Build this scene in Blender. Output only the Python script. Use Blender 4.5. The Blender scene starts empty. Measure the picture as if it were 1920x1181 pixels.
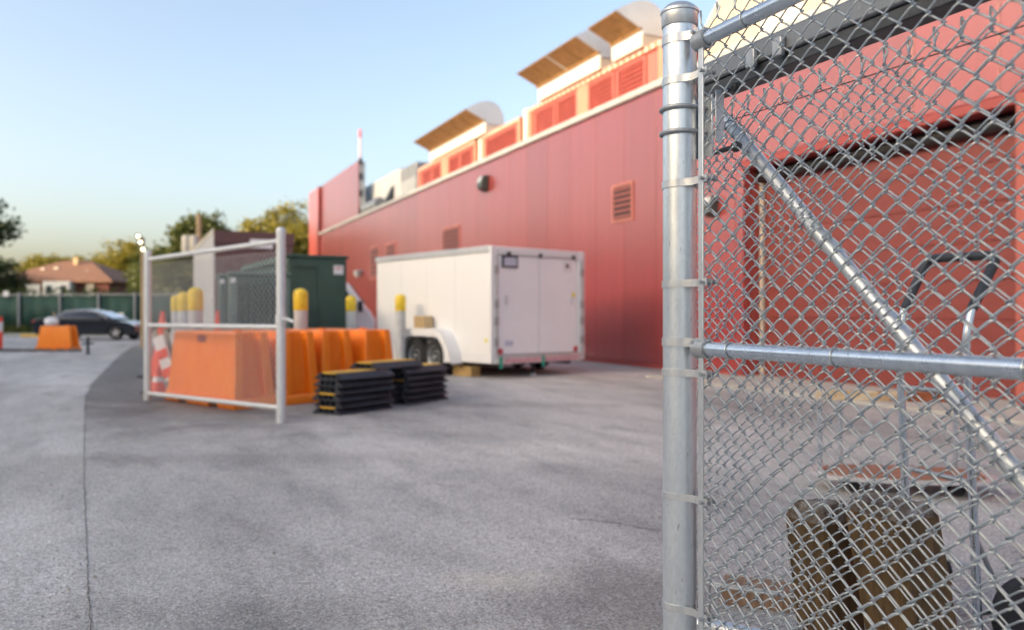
import bpy, bmesh, math, random
from mathutils import Vector, Matrix
random.seed(7)
R = math.radians
scene = bpy.context.scene
COL = scene.collection

# ------------------------------------------------------------------ camera
H = 1.25                      # eye height
FPX = 1493.0                  # focal length in photo pixels (28 mm lens)
YAW = R(25.0)                 # camera looks 25 deg right of the building's long axis (+Y)
cs, sn = math.cos(YAW), math.sin(YAW)
cam = bpy.data.cameras.new('Camera')
cam.lens = 28.0; cam.sensor_width = 36.0; cam.sensor_fit = 'HORIZONTAL'
cam.shift_y = -0.0018
cam.clip_start = 0.05; cam.clip_end = 3000
cam.dof.use_dof = True; cam.dof.focus_distance = 2.32; cam.dof.aperture_fstop = 2.0
camo = bpy.data.objects.new('Camera', cam); COL.objects.link(camo)
camo.location = (0, 0, H); camo.rotation_euler = (R(90), 0, -YAW)
scene.camera = camo

# ------------------------------------------------------------------ sky and sun
SUN_AZ = R(-96.0)             # clockwise from +Y: low evening sun to the left of the view
SUN_EL = R(12.0)
world = bpy.data.worlds.new('World'); scene.world = world; world.use_nodes = True
wn = world.node_tree.nodes; wl = world.node_tree.links
wn.clear()
sky = wn.new('ShaderNodeTexSky'); sky.sky_type = 'NISHITA'; sky.sun_disc = False
sky.sun_elevation = SUN_EL; sky.sun_rotation = SUN_AZ
sky.altitude = 100; sky.air_density = 0.78; sky.dust_density = 5.0; sky.ozone_density = 0.15
bg = wn.new('ShaderNodeBackground'); bg.inputs['Strength'].default_value = 0.15
wo = wn.new('ShaderNodeOutputWorld')
wl.new(sky.outputs[0], bg.inputs[0]); wl.new(bg.outputs[0], wo.inputs[0])
sl = bpy.data.lights.new('Sun', 'SUN'); sl.energy = 2.6; sl.angle = R(0.6); sl.color = (1.0, 0.80, 0.58)
so = bpy.data.objects.new('Sun', sl); COL.objects.link(so)
sd = Vector((math.sin(SUN_AZ)*math.cos(SUN_EL), math.cos(SUN_AZ)*math.cos(SUN_EL), math.sin(SUN_EL)))
so.rotation_euler = sd.to_track_quat('Z', 'Y').to_euler(); so.location = sd*60
scene.view_settings.view_transform = 'Standard'; scene.view_settings.look = 'None'
scene.view_settings.exposure = 1.72; scene.view_settings.gamma = 1.0
scene.render.engine = 'CYCLES'
scene.cycles.use_denoising = True
scene.cycles.max_bounces = 4; scene.cycles.diffuse_bounces = 3; scene.cycles.glossy_bounces = 3; scene.cycles.transparent_max_bounces = 4
scene.cycles.use_adaptive_sampling = True; scene.cycles.adaptive_threshold = 0.015

# ------------------------------------------------------------------ helpers: survey coordinates
def cw(X, D, z=0.0):          # metres right of / ahead of the camera -> world
    return Vector((X*cs + D*sn, -X*sn + D*cs, z))
def at(px, D, z=0.0): return cw((px-960)/FPX*D, D, z)
def zat(py, D): return H + (587-py)*D/FPX
def gp(px, py, z=0.0): return at(px, H*FPX/(py-587), z)
def head(dX, dD): return math.atan2(dD, dX) - YAW

# ------------------------------------------------------------------ helpers: materials
MATS = {}
def nodes_of(name):
    m = bpy.data.materials.new(name); m.use_nodes = True
    nt = m.node_tree; b = nt.nodes['Principled BSDF']
    MATS[name] = m
    return m, nt, b
def N(nt, t, **kw):
    n = nt.nodes.new(t)
    for k, v in kw.items(): setattr(n, k, v)
    return n
def noise(nt, vec, scale, detail=3, rough=0.55):
    n = N(nt, 'ShaderNodeTexNoise'); n.inputs['Scale'].default_value = scale
    n.inputs['Detail'].default_value = detail; n.inputs['Roughness'].default_value = rough
    if vec is not None: nt.links.new(vec, n.inputs['Vector'])
    return n.outputs['Fac']
def ramp(nt, fac, stops):
    n = N(nt, 'ShaderNodeValToRGB'); nt.links.new(fac, n.inputs[0])
    e = n.color_ramp.elements
    while len(e) < len(stops): e.new(0.5)
    for i, (p, c) in enumerate(stops):
        e[i].position = p
        e[i].color = (c, c, c, 1) if not isinstance(c, (tuple, list)) else (*c[:3], 1)
    return n.outputs[0]
def mix(nt, a, b, fac, blend='MIX'):
    n = N(nt, 'ShaderNodeMix', data_type='RGBA', blend_type=blend)
    for sock, v in ((n.inputs[6], a), (n.inputs[7], b)):
        if isinstance(v, tuple): sock.default_value = (*v[:3], 1)
        else: nt.links.new(v, sock)
    if isinstance(fac, (int, float)): n.inputs[0].default_value = fac
    else: nt.links.new(fac, n.inputs[0])
    return n.outputs[2]
def bump(nt, b, h, strength, dist):
    n = N(nt, 'ShaderNodeBump'); n.inputs['Strength'].default_value = strength
    n.inputs['Distance'].default_value = dist
    nt.links.new(h, n.inputs['Height']); nt.links.new(n.outputs[0], b.inputs['Normal'])
def mapped(nt, scale=(1,1,1), rot=(0,0,0), src='Object'):
    if src == 'Position':
        o = N(nt, 'ShaderNodeNewGeometry').outputs['Position']
    else:
        o = N(nt, 'ShaderNodeTexCoord').outputs[src]
    mp = N(nt, 'ShaderNodeMapping'); nt.links.new(o, mp.inputs[0])
    mp.inputs['Scale'].default_value = scale; mp.inputs['Rotation'].default_value = rot
    return mp.outputs[0]
def pm(name, col, rough=0.5, metal=0.0, var=0.12, scale=4.0, bmp=0.0, bscale=60, spec=0.5, coat=0.0, rvar=0.0, stretch=(1,1,1)):
    m, nt, b = nodes_of(name)
    v = mapped(nt, stretch, src='Position')
    f = noise(nt, v, scale, 4)
    lo = tuple(max(0, c*(1-var)) for c in col); hi = tuple(min(1, c*(1+var)) for c in col)
    nt.links.new(ramp(nt, f, [(0.3, lo), (0.7, hi)]), b.inputs['Base Color'])
    b.inputs['Roughness'].default_value = rough
    if rvar:
        nt.links.new(ramp(nt, noise(nt, v, scale*3, 3), [(0.3, max(0, rough-rvar)), (0.7, min(1, rough+rvar))]), b.inputs['Roughness'])
    b.inputs['Metallic'].default_value = metal
    b.inputs['Specular IOR Level'].default_value = spec
    b.inputs['Coat Weight'].default_value = coat; b.inputs['Coat Roughness'].default_value = 0.08
    if bmp: bump(nt, b, noise(nt, v, bscale, 3), bmp, 0.01)
    return m
def emit(name, col, s):
    m, nt, b = nodes_of(name)
    b.inputs['Base Color'].default_value = (*col, 1); b.inputs['Emission Color'].default_value = (*col, 1)
    b.inputs['Emission Strength'].default_value = s
    return m

# worn, dirty places in the paving: (photo spot), radii in metres, colour, strength
STAINS = [((1215, 1130), (0.95, 0.75), (0.17, 0.165, 0.16), 0.75), ((940, 1090), (0.40, 0.22), (0.58, 0.55, 0.50), 0.55),
          ((470, 860), (2.2, 0.55), (0.24, 0.235, 0.235), 0.55), ((60, 900), (1.0, 1.6), (0.26, 0.255, 0.25), 0.5),
          ((1000, 760), (2.4, 0.5), (0.27, 0.262, 0.26), 0.5), ((430, 1160), (1.3, 0.35), (0.24, 0.235, 0.23), 0.45),
          ((930, 850), (1.8, 0.9), (0.70, 0.685, 0.66), 0.5)]
def asphalt(name, dark_centre=None):
    m, nt, b = nodes_of(name)
    P = mapped(nt, src='Position')
    big = noise(nt, mapped(nt, (0.55, 0.16, 1), (0, 0, R(38)), 'Position'), 1.0, 4, 0.6)
    mid = noise(nt, mapped(nt, (2.6, 0.9, 1), (0, 0, R(30)), 'Position'), 1.0, 5, 0.65)
    fine = noise(nt, P, 95, 3, 0.7)
    vo = N(nt, 'ShaderNodeTexVoronoi'); vo.inputs['Scale'].default_value = 88; nt.links.new(P, vo.inputs['Vector'])
    base = ramp(nt, big, [(0.32, (0.345, 0.345, 0.342)), (0.50, (0.52, 0.518, 0.508)), (0.66, (0.66, 0.655, 0.64))])
    c1 = mix(nt, base, ramp(nt, mid, [(0.28, 0.62), (0.5, 0.98), (0.75, 1.12)]), 0.75, 'MULTIPLY')
    c2 = mix(nt, c1, ramp(nt, fine, [(0.3, 0.58), (0.5, 0.95), (0.72, 1.3)]), 0.62, 'MULTIPLY')
    stone = N(nt, 'ShaderNodeSeparateColor'); nt.links.new(vo.outputs['Color'], stone.inputs[0])
    c3 = mix(nt, c2, ramp(nt, stone.outputs[0], [(0.0, 0.52), (0.45, 0.98), (0.9, 1.12), (1.0, 1.5)]), 0.75, 'MULTIPLY')
    c3 = mix(nt, c3, ramp(nt, vo.outputs['Distance'], [(0.15, 1.10), (0.45, 0.99), (0.75, 0.55)]), 0.7, 'MULTIPLY')
    dust = noise(nt, P, 0.9, 6, 0.7)
    c4 = mix(nt, c3, (0.54, 0.51, 0.47), ramp(nt, dust, [(0.55, 0.0), (0.75, 0.45)]))
    # pale scuffs where gravel has come loose
    sc = noise(nt, P, 9, 5, 0.75)
    c4 = mix(nt, c4, (0.54, 0.52, 0.49), ramp(nt, sc, [(0.62, 0.0), (0.74, 0.35)]))
    for (sx, sy), (r1, r2), colr, k in STAINS:
        q = at(0, 1); c0 = gp(sx, sy)
        sb = N(nt, 'ShaderNodeVectorMath', operation='SUBTRACT'); nt.links.new(P, sb.inputs[0]); sb.inputs[1].default_value = tuple(c0)
        a0 = N(nt, 'ShaderNodeMapping'); nt.links.new(sb.outputs[0], a0.inputs[0]); a0.inputs['Rotation'].default_value = (0, 0, YAW)
        a1 = N(nt, 'ShaderNodeMapping'); nt.links.new(a0.outputs[0], a1.inputs[0]); a1.inputs['Scale'].default_value = (1/r1, 1/r2, 1)
        l1 = N(nt, 'ShaderNodeVectorMath', operation='LENGTH'); nt.links.new(a1.outputs[0], l1.inputs[0])
        w1 = N(nt, 'ShaderNodeMath', operation='MULTIPLY_ADD'); nt.links.new(noise(nt, P, 2.2, 6, 0.75), w1.inputs[0]); w1.inputs[1].default_value = 1.1; nt.links.new(l1.outputs['Value'], w1.inputs[2])
        w2 = N(nt, 'ShaderNodeMath', operation='MULTIPLY'); nt.links.new(w1.outputs[0], w2.inputs[0]); w2.inputs[1].default_value = 0.5
        c4 = mix(nt, c4, mix(nt, c4, tuple(v/0.42 for v in colr), 1.0, 'MULTIPLY'), ramp(nt, w2.outputs[0], [(0.40, k), (0.78, 0.0)]))
    oil = noise(nt, P, 1.7, 3, 0.5)
    c4 = mix(nt, c4, (0.12, 0.115, 0.11), ramp(nt, oil, [(0.68, 0.0), (0.74, 0.55)]))
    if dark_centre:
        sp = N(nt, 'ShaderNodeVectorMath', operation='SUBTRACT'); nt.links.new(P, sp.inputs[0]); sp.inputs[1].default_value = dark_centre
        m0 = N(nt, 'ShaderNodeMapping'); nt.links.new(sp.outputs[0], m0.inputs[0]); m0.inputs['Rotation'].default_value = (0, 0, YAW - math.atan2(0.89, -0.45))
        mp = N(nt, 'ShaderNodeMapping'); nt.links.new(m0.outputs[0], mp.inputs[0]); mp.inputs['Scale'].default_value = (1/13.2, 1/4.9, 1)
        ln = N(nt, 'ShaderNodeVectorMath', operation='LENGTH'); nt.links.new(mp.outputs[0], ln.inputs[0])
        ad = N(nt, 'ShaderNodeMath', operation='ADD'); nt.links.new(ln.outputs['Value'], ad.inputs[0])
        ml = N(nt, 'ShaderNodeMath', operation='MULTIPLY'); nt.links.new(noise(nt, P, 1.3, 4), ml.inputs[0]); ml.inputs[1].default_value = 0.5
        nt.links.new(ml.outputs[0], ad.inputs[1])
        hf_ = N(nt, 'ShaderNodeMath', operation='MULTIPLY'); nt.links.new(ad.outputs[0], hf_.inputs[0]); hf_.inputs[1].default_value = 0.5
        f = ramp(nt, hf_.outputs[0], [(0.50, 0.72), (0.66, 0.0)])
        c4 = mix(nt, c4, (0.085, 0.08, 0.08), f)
    nt.links.new(c4, b.inputs['Base Color'])
    b.inputs['Roughness'].default_value = 0.82; b.inputs['Specular IOR Level'].default_value = 0.4
    hh = N(nt, 'ShaderNodeMath', operation='ADD'); nt.links.new(vo.outputs['Distance'], hh.inputs[0]); nt.links.new(fine, hh.inputs[1])
    bump(nt, b, hh.outputs[0], 0.75, 0.006)
    return m
asphalt('asphalt')
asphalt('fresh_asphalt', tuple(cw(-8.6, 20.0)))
pm('crack', (0.11, 0.105, 0.10), 0.95, var=0.4, scale=30)

def galv(name, base=(0.56, 0.59, 0.62), rough=0.36, metal=0.85, spangle=38, worn=0.7):
    m, nt, b = nodes_of(name)
    P = mapped(nt, (1, 1, 0.45), src='Position')
    vo = N(nt, 'ShaderNodeTexVoronoi'); vo.inputs['Scale'].default_value = spangle; nt.links.new(P, vo.inputs['Vector'])
    g = N(nt, 'ShaderNodeSeparateColor'); nt.links.new(vo.outputs['Color'], g.inputs[0])
    streak = noise(nt, mapped(nt, (26, 26, 1.6), src='Position'), 1, 5, 0.7)
    blot = noise(nt, P, 14, 5, 0.7)
    c = mix(nt, base, ramp(nt, g.outputs[0], [(0, 0.95), (1, 1.04)]), 1.0, 'MULTIPLY')
    c = mix(nt, c, ramp(nt, streak, [(0.25, 0.80), (0.55, 1.0), (0.8, 1.08)]), 0.6, 'MULTIPLY')
    c = mix(nt, c, (0.78, 0.79, 0.78), ramp(nt, blot, [(0.60, 0.0), (0.72, worn)]))
    scr = noise(nt, mapped(nt, (40, 40, 9), (0.5, 0.3, 0), 'Position'), 2.2, 2, 0.5)
    c = mix(nt, c, (0.16, 0.16, 0.16), ramp(nt, scr, [(0.70, 0.0), (0.74, 0.55)]))
    nt.links.new(c, b.inputs['Base Color'])
    b.inputs['Metallic'].default_value = metal
    nt.links.new(ramp(nt, blot, [(0.3, rough-0.06), (0.6, rough+0.03), (0.75, rough+0.03+0.3*worn)]), b.inputs['Roughness'])
    bump(nt, b, blot, 0.02 + 0.06*worn, 0.003)
    return m
galv('galv_post', (0.70, 0.755, 0.79), 0.36, 0.82, 120, worn=0.3); galv('galv_brace', (0.60, 0.65, 0.69), 0.44, 0.75, 60, 0.1); galv('galv_band', (0.56, 0.59, 0.61), 0.42, 0.7, 120, 0.3); galv('galv_rail', (0.60, 0.665, 0.73), 0.28, 0.92, 60, 0.10); galv('galv_wire', (0.45, 0.50, 0.52), 0.38, 0.75, 120, 0.2)
galv('track_metal', (0.20, 0.215, 0.23), 0.42, 0.6, 30, 0.25)
galv('galv_dull', (0.40, 0.42, 0.435), 0.45, 0.7, 90, 0.3)
galv('galv_light', (0.66, 0.68, 0.68), 0.5, 0.35, 30)
pm('dark_steel', (0.055, 0.06, 0.065), 0.45, 0.5, var=0.3, scale=20)

# red insulated-panel cladding: satin coil coating
m, nt, b = nodes_of('red_panel')
P = mapped(nt, (3, 3, 0.25), src='Position')
nt.links.new(ramp(nt, noise(nt, P, 1.3, 4), [(0.3, (0.295, 0.031, 0.030)), (0.7, (0.345, 0.042, 0.038))]), b.inputs['Base Color'])
lk = b.inputs['Base Color'].links[0].from_socket
oi = N(nt, 'ShaderNodeObjectInfo')
ck = mix(nt, lk, ramp(nt, oi.outputs['Random'], [(0, 0.90), (1, 1.07)]), 1.0, 'MULTIPLY')
gz = N(nt, 'ShaderNodeSeparateXYZ'); nt.links.new(N(nt, 'ShaderNodeNewGeometry').outputs['Position'], gz.inputs[0])
gs = noise(nt, mapped(nt, (5, 5, 0.5), src='Position'), 1.5, 5, 0.7)
ck = mix(nt, ck, (0.22, 0.10, 0.085), ramp(nt, gs, [(0.58, 0.0), (0.80, 0.28)]))
nt.links.new(ck, b.inputs['Base Color'])
b.inputs['Roughness'].default_value = 0.40; b.inputs['Specular IOR Level'].default_value = 0.8
b.inputs['Coat Weight'].default_value = 1.0; b.inputs['Coat Roughness'].default_value = 0.24; b.inputs['Coat IOR'].default_value = 1.62
bump(nt, b, noise(nt, mapped(nt, (1, 1, 0.3), src='Position'), 2.5, 3), 0.06, 0.01)
pm('red_door', (0.20, 0.040, 0.034), 0.5, var=0.10, scale=2.0, stretch=(1, 1, 3))
pm('red_trim', (0.33, 0.058, 0.052), 0.42, var=0.08)
pm('red_roofbox', (0.38, 0.10, 0.08), 0.55, var=0.12, scale=2)
pm('red_roofbox_blade', (0.26, 0.06, 0.05), 0.55, var=0.12, scale=4)
pm('cream_duct', (0.60, 0.53, 0.43), 0.6, var=0.08, scale=1.5)
pm('plenum_cream', (0.40, 0.32, 0.22), 0.6, var=0.08, scale=1.5)
pm('hood_metal', (0.62, 0.64, 0.66), 0.42, 0.35, var=0.08, scale=1.5)
pm('roofbox_frame', (0.50, 0.18, 0.115), 0.55, var=0.08)
pm('hood_filter', (0.27, 0.145, 0.05), 0.7, var=0.22, scale=6, bmp=0.5, bscale=40)
pm('coping_metal', (0.48, 0.48, 0.46), 0.5, 0.2, var=0.12, scale=3)
pm('blade_dark', (0.19, 0.06, 0.05), 0.6, var=0.2, scale=8)
pm('frame_pink', (0.56, 0.20, 0.16), 0.5, var=0.08); pm('blade_red', (0.27, 0.075, 0.06), 0.55, var=0.1)
pm('roof_deck', (0.35, 0.35, 0.34), 0.9)
pm('lamp_body', (0.075, 0.095, 0.085), 0.4, 0.3, var=0.2, scale=20)
pm('lens_glass', (0.55, 0.56, 0.55), 0.2, var=0.1)
pm('white_unit', (0.62, 0.64, 0.64), 0.5, 0.1, var=0.08, scale=1.5)
pm('grey_unit', (0.30, 0.31, 0.32), 0.5, 0.2, var=0.12, scale=2)
pm('red_mast', (0.62, 0.10, 0.10), 0.5); pm('pink_mast', (0.70, 0.42, 0.40), 0.5)
# trailer
m, nt, b = nodes_of('trailer_white')
dirt = noise(nt, mapped(nt, (3, 3, 0.6), src='Position'), 1.4, 5, 0.65)
sep = N(nt, 'ShaderNodeSeparateXYZ'); nt.links.new(N(nt, 'ShaderNodeNewGeometry').outputs['Position'], sep.inputs[0])
low = ramp(nt, sep.outputs[2], [(0.25, 0.5), (0.75, 0.08)])
dm = N(nt, 'ShaderNodeMath', operation='MULTIPLY'); nt.links.new(dirt, dm.inputs[0]); nt.links.new(low, dm.inputs[1])
nt.links.new(mix(nt, (0.80, 0.805, 0.81), (0.52, 0.50, 0.46), dm.outputs[0]), b.inputs['Base Color'])
b.inputs['Roughness'].default_value = 0.35
pm('trailer_door', (0.88, 0.885, 0.89), 0.42, var=0.03, scale=1.5)
pm('alu_trim', (0.66, 0.67, 0.68), 0.35, 0.6, var=0.08)
pm('rubber', (0.022, 0.022, 0.024), 0.75, var=0.3, scale=15)
pm('ramp_rubber', (0.030, 0.034, 0.045), 0.62, var=0.35, scale=9, bmp=0.3)
pm('ramp_yellow', (0.72, 0.42, 0.03), 0.55, var=0.18, scale=9)
pm('rim_steel', (0.55, 0.57, 0.58), 0.35, 0.7)
pm('black_plastic', (0.02, 0.02, 0.022), 0.5)
pm('plate_pale', (0.52, 0.56, 0.66), 0.4, var=0.2, scale=60)
pm('reflector_red', (0.6, 0.06, 0.07), 0.35); pm('reflector_pink', (0.66, 0.36, 0.40), 0.4, var=0.25, scale=25)
pm('strap_green', (0.02, 0.36, 0.25), 0.7); pm('sticker_yellow', (0.75, 0.68, 0.05), 0.5)
pm('sticker_white', (0.8, 0.8, 0.8), 0.5, var=0.02)
pm('tan_wood', (0.50, 0.36, 0.19), 0.75, var=0.25, scale=9, stretch=(1, 1, 5))
pm('yellow_wood', (0.42, 0.28, 0.11), 0.8, var=0.3, scale=9)
# barriers etc
m, nt, b = nodes_of('orange_plastic')
P = mapped(nt, (5, 5, 1.2), src='Position')
nt.links.new(ramp(nt, noise(nt, P, 1.2, 5, 0.6), [(0.25, (0.90, 0.185, 0.006)), (0.75, (0.96, 0.27, 0.012))]), b.inputs['Base Color'])
b.inputs['Roughness'].default_value = 0.42
b.inputs['Subsurface Weight'].default_value = 0.0
pm('faded_orange', (0.72, 0.20, 0.06), 0.55, var=0.1, scale=3)
pm('dark_red_label', (0.30, 0.04, 0.03), 0.6)
pm('bollard_yellow', (0.78, 0.55, 0.03), 0.45, var=0.1, scale=8)
pm('bollard_grey', (0.52, 0.53, 0.53), 0.65, var=0.12, scale=6)
pm('cabinet_green', (0.040, 0.085, 0.065), 0.42, var=0.12, scale=2)
pm('cabinet_green_light', (0.11, 0.17, 0.15), 0.5, var=0.12, scale=2)
pm('brown_siding', (0.125, 0.060, 0.058), 0.6, var=0.10, scale=2)
pm('grey_siding', (0.46, 0.46, 0.46), 0.6, var=0.08, scale=1.5)
pm('cone_red', (0.82, 0.07, 0.03), 0.5, var=0.06); pm('cone_white', (0.75, 0.72, 0.72), 0.5)
pm('weathered_frame', (0.34, 0.30, 0.22), 0.75, var=0.2)
pm('van_white', (0.88, 0.89, 0.90), 0.3, var=0.02, coat=0.4)
pm('car_black', (0.010, 0.011, 0.014), 0.22, 0.2, var=0.2, coat=1.0)
pm('car_glass', (0.07, 0.11, 0.115), 0.06, 0.0, var=0.1, spec=1.0, coat=1.0)
pm('head_lamp_and_glare', (0.75, 0.77, 0.80), 0.12, 0.3, coat=1.0); pm('tail_lamp', (0.5, 0.02, 0.03), 0.2, coat=0.6)
pm('windscreen_cloth', (0.018, 0.065, 0.052), 0.8, var=0.25, scale=1.2, bmp=0.4, bscale=4)
pm('brick', (0.17, 0.05, 0.04), 0.8, var=0.25, scale=8); pm('shingle', (0.19, 0.095, 0.06), 0.85, var=0.22, scale=5)
pm('porch_white', (0.68, 0.70, 0.70), 0.6); pm('window_dark', (0.05, 0.06, 0.08), 0.15, spec=0.8)
pm('pole_wood', (0.42, 0.30, 0.17), 0.8, var=0.2, scale=6, stretch=(1, 1, .2)); pm('can_grey', (0.60, 0.55, 0.45), 0.5)
pm('shade_building', (0.30, 0.29, 0.27), 0.8); pm('kerb_concrete', (0.42, 0.41, 0.38), 0.85, var=0.15)
pm('kerb_yellow', (0.70, 0.42, 0.06), 0.7)
emit('lit_lamp', (1.0, 0.84, 0.5), 3.0)
# timber with end grain
def timber(name, a, b_):
    m, nt, b = nodes_of(name)
    O = mapped(nt, (9, 9, 0.7), src='Object')
    g = noise(nt, O, 3.0, 6, 0.7)
    g2 = noise(nt, mapped(nt, (38, 38, 1.2), src='Object'), 1.5, 5, 0.7)
    c = ramp(nt, g, [(0.28, a), (0.72, b_)])
    c = mix(nt, c, ramp(nt, g2, [(0.3, 0.5), (0.5, 1.0), (0.8, 1.15)]), 0.8, 'MULTIPLY')
    nt.links.new(c, b.inputs['Base Color']); b.inputs['Roughness'].default_value = 0.85
    bump(nt, b, g2, 0.5, 0.006)
timber('timber', (0.060, 0.036, 0.014), (0.165, 0.100, 0.040))
timber('plank_wood', (0.14, 0.085, 0.055), (0.27, 0.18, 0.12))
m, nt, b = nodes_of('timber_end')
O = mapped(nt, (1, 1, 1), src='Object')
vo = N(nt, 'ShaderNodeTexVoronoi'); vo.feature = 'DISTANCE_TO_EDGE'; vo.inputs['Scale'].default_value = 60; nt.links.new(O, vo.inputs['Vector'])
pa = noise(nt, O, 12, 4, 0.7)
c = ramp(nt, pa, [(0.35, (0.07, 0.045, 0.025)), (0.52, (0.17, 0.14, 0.11)), (0.70, (0.36, 0.35, 0.33))])
c = mix(nt, c, ramp(nt, vo.outputs['Distance'], [(0.0, 0.3), (0.08, 1.0)]), 0.8, 'MULTIPLY')
nt.links.new(c, b.inputs['Base Color']); b.inputs['Roughness'].default_value = 0.9
bump(nt, b, vo.outputs['Distance'], 0.6, 0.004)
m, nt, b = nodes_of('rusty_cream')
ru = noise(nt, mapped(nt, src='Object'), 9, 6, 0.75)
nt.links.new(ramp(nt, ru, [(0.40, (0.60, 0.52, 0.40)), (0.56, (0.50, 0.36, 0.20)), (0.64, (0.22, 0.08, 0.03))]), b.inputs['Base Color'])
b.inputs['Roughness'].default_value = 0.7
pm('rust', (0.26, 0.075, 0.03), 0.85, var=0.35, scale=14)
pm('deck_brown', (0.28, 0.135, 0.085), 0.6, var=0.3, scale=6, stretch=(1, 5, 1))
def leaf_mat(name, a, b_):
    m, nt, b = nodes_of(name)
    P = mapped(nt, src='Position')
    f = noise(nt, P, 1.6, 3, 0.7)
    c = ramp(nt, f, [(0.3, a), (0.7, b_)])
    nt.links.new(c, b.inputs['Base Color']); b.inputs['Roughness'].default_value = 0.6
    tr = N(nt, 'ShaderNodeBsdfTranslucent'); nt.links.new(c, tr.inputs['Color'])
    mx = N(nt, 'ShaderNodeMixShader'); mx.inputs[0].default_value = 0.4
    nt.links.new(b.outputs[0], mx.inputs[1]); nt.links.new(tr.outputs[0], mx.inputs[2])
    nt.links.new(mx.outputs[0], nt.nodes['Material Output'].inputs['Surface'])
leaf_mat('leaf_green', (0.045, 0.070, 0.014), (0.115, 0.125, 0.022))
leaf_mat('leaf_sunlit_gold', (0.12, 0.125, 0.014), (0.30, 0.24, 0.022))  # gold of the low sun is put into the leaf colour
leaf_mat('leaf_backlit_dark', (0.020, 0.038, 0.012), (0.055, 0.080, 0.020))  # backlit darkness is put into the leaf colour
pm('bark', (0.10, 0.075, 0.05), 0.9, var=0.3, scale=6)
pm('grass', (0.07, 0.10, 0.03), 0.9, var=0.3, scale=5)

# ------------------------------------------------------------------ helpers: meshes
class MB:
    def __init__(s): s.v = []; s.f = []
    def add(s, vs, fs):
        o = len(s.v); s.v += [tuple(v) for v in vs]; s.f += [tuple(i+o for i in f) for f in fs]; return s
    def bx(s, x0, x1, y0, y1, z0, z1, M=None):
        vs = [Vector((x, y, z)) for z in (z0, z1) for y in (y0, y1) for x in (x0, x1)]
        if M is not None: vs = [M @ v for v in vs]
        return s.add(vs, [(0,2,3,1), (4,5,7,6), (0,1,5,4), (2,6,7,3), (0,4,6,2), (1,3,7,5)])
    def tube(s, pts, r, n=8, closed=False, caps=True):
        pts = [Vector(p) for p in pts]; m = len(pts)
        rs = r if isinstance(r, (list, tuple)) else [r]*m
        def tan(i):
            a = pts[(i-1) % m] if (closed or i > 0) else pts[i]
            b = pts[(i+1) % m] if (closed or i < m-1) else pts[i]
            d = b-a
            return d.normalized() if d.length > 1e-9 else Vector((0, 0, 1))
        t = tan(0); ref = Vector((0, 0, 1)) if abs(t.z) < 0.9 else Vector((1, 0, 0))
        nrm = t.cross(ref).normalized(); rings = []
        for i in range(m):
            t2 = tan(i); q = t.rotation_difference(t2); nrm = (q @ nrm); nrm = (nrm - t2*nrm.dot(t2)).normalized(); t = t2
            bn = t.cross(nrm)
            rings.append([pts[i] + (nrm*math.cos(a)+bn*math.sin(a))*rs[i] for a in [2*math.pi*k/n for k in range(n)]])
        vs = [v for rg in rings for v in rg]; fs = []
        for i in range(m if closed else m-1):
            j = (i+1) % m
            for k in range(n): fs.append((i*n+k, i*n+(k+1) % n, j*n+(k+1) % n, j*n+k))
        if caps and not closed: fs += [tuple(range(n))[::-1], tuple(range((m-1)*n, m*n))]
        return s.add(vs, fs)
    def loft(s, rings, caps=True):
        n = len(rings[0]); vs = [v for rg in rings for v in rg]; fs = []
        for i in range(len(rings)-1):
            for k in range(n): fs.append((i*n+k, i*n+(k+1) % n, (i+1)*n+(k+1) % n, (i+1)*n+k))
        if caps: fs += [tuple(range(n))[::-1], tuple(range((len(rings)-1)*n, len(rings)*n))]
        return s.add(vs, fs)
    def prism(s, poly, a0, a1, axis='y'):
        def pt(p, a): return {'x': (a, p[0], p[1]), 'y': (p[0], a, p[1]), 'z': (p[0], p[1], a)}[axis]
        return s.loft([[pt(p, a0) for p in poly], [pt(p, a1) for p in poly]])
    def lathe(s, prof, c=(0,0,0), n=20, axis='z'):
        rings = []
        for r, h in prof:
            ring = []
            for k in range(n):
                a = 2*math.pi*k/n; u, w = r*math.cos(a), r*math.sin(a)
                ring.append({'z': (c[0]+u, c[1]+w, c[2]+h), 'y': (c[0]+u, c[1]+h, c[2]+w), 'x': (c[0]+h, c[1]+u, c[2]+w)}[axis])
            rings.append(ring)
        return s.loft(rings)
    def mesh(s, name, smooth=True, ang=38, fix=True):
        me = bpy.data.meshes.new(name); me.from_pydata(s.v, [], s.f)
        if fix:
            bm = bmesh.new(); bm.from_mesh(me); bmesh.ops.recalc_face_normals(bm, faces=bm.faces); bm.to_mesh(me); bm.free()
        if smooth:
            me.polygons.foreach_set('use_smooth', [True]*len(me.polygons)); me.set_sharp_from_angle(angle=R(ang))
        me.update(); return me
    def build(s, name, mat, parent=None, bevel=0, seg=2, smooth=True, ang=38, fix=True, label=None, kind=None):
        return link(name, s.mesh(name, smooth, ang, fix), mat, parent, bevel, seg, label, kind)
def link(name, me, mat, parent=None, bevel=0, seg=2, label=None, kind=None):
    if mat and not me.materials: me.materials.append(MATS[mat])
    o = bpy.data.objects.new(name, me); COL.objects.link(o)
    if parent: o.parent = parent
    if bevel:
        b = o.modifiers.new('Bevel', 'BEVEL'); b.width = bevel; b.segments = seg; b.limit_method = 'ANGLE'; b.angle_limit = R(40)
    if label: o['label'] = label
    if kind: o['kind'] = kind
    return o
def tag(o, label, cat, group=None):
    o['label'] = label; o['category'] = cat
    if group: o['group'] = group
    return o
def thing(name, label, cat, loc=(0,0,0), rz=0.0, group=None):
    o = bpy.data.objects.new(name, None); COL.objects.link(o); o.empty_display_size = 0.2
    o.location = loc; o.rotation_euler = (0, 0, rz)
    return tag(o, label, cat, group)
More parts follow.
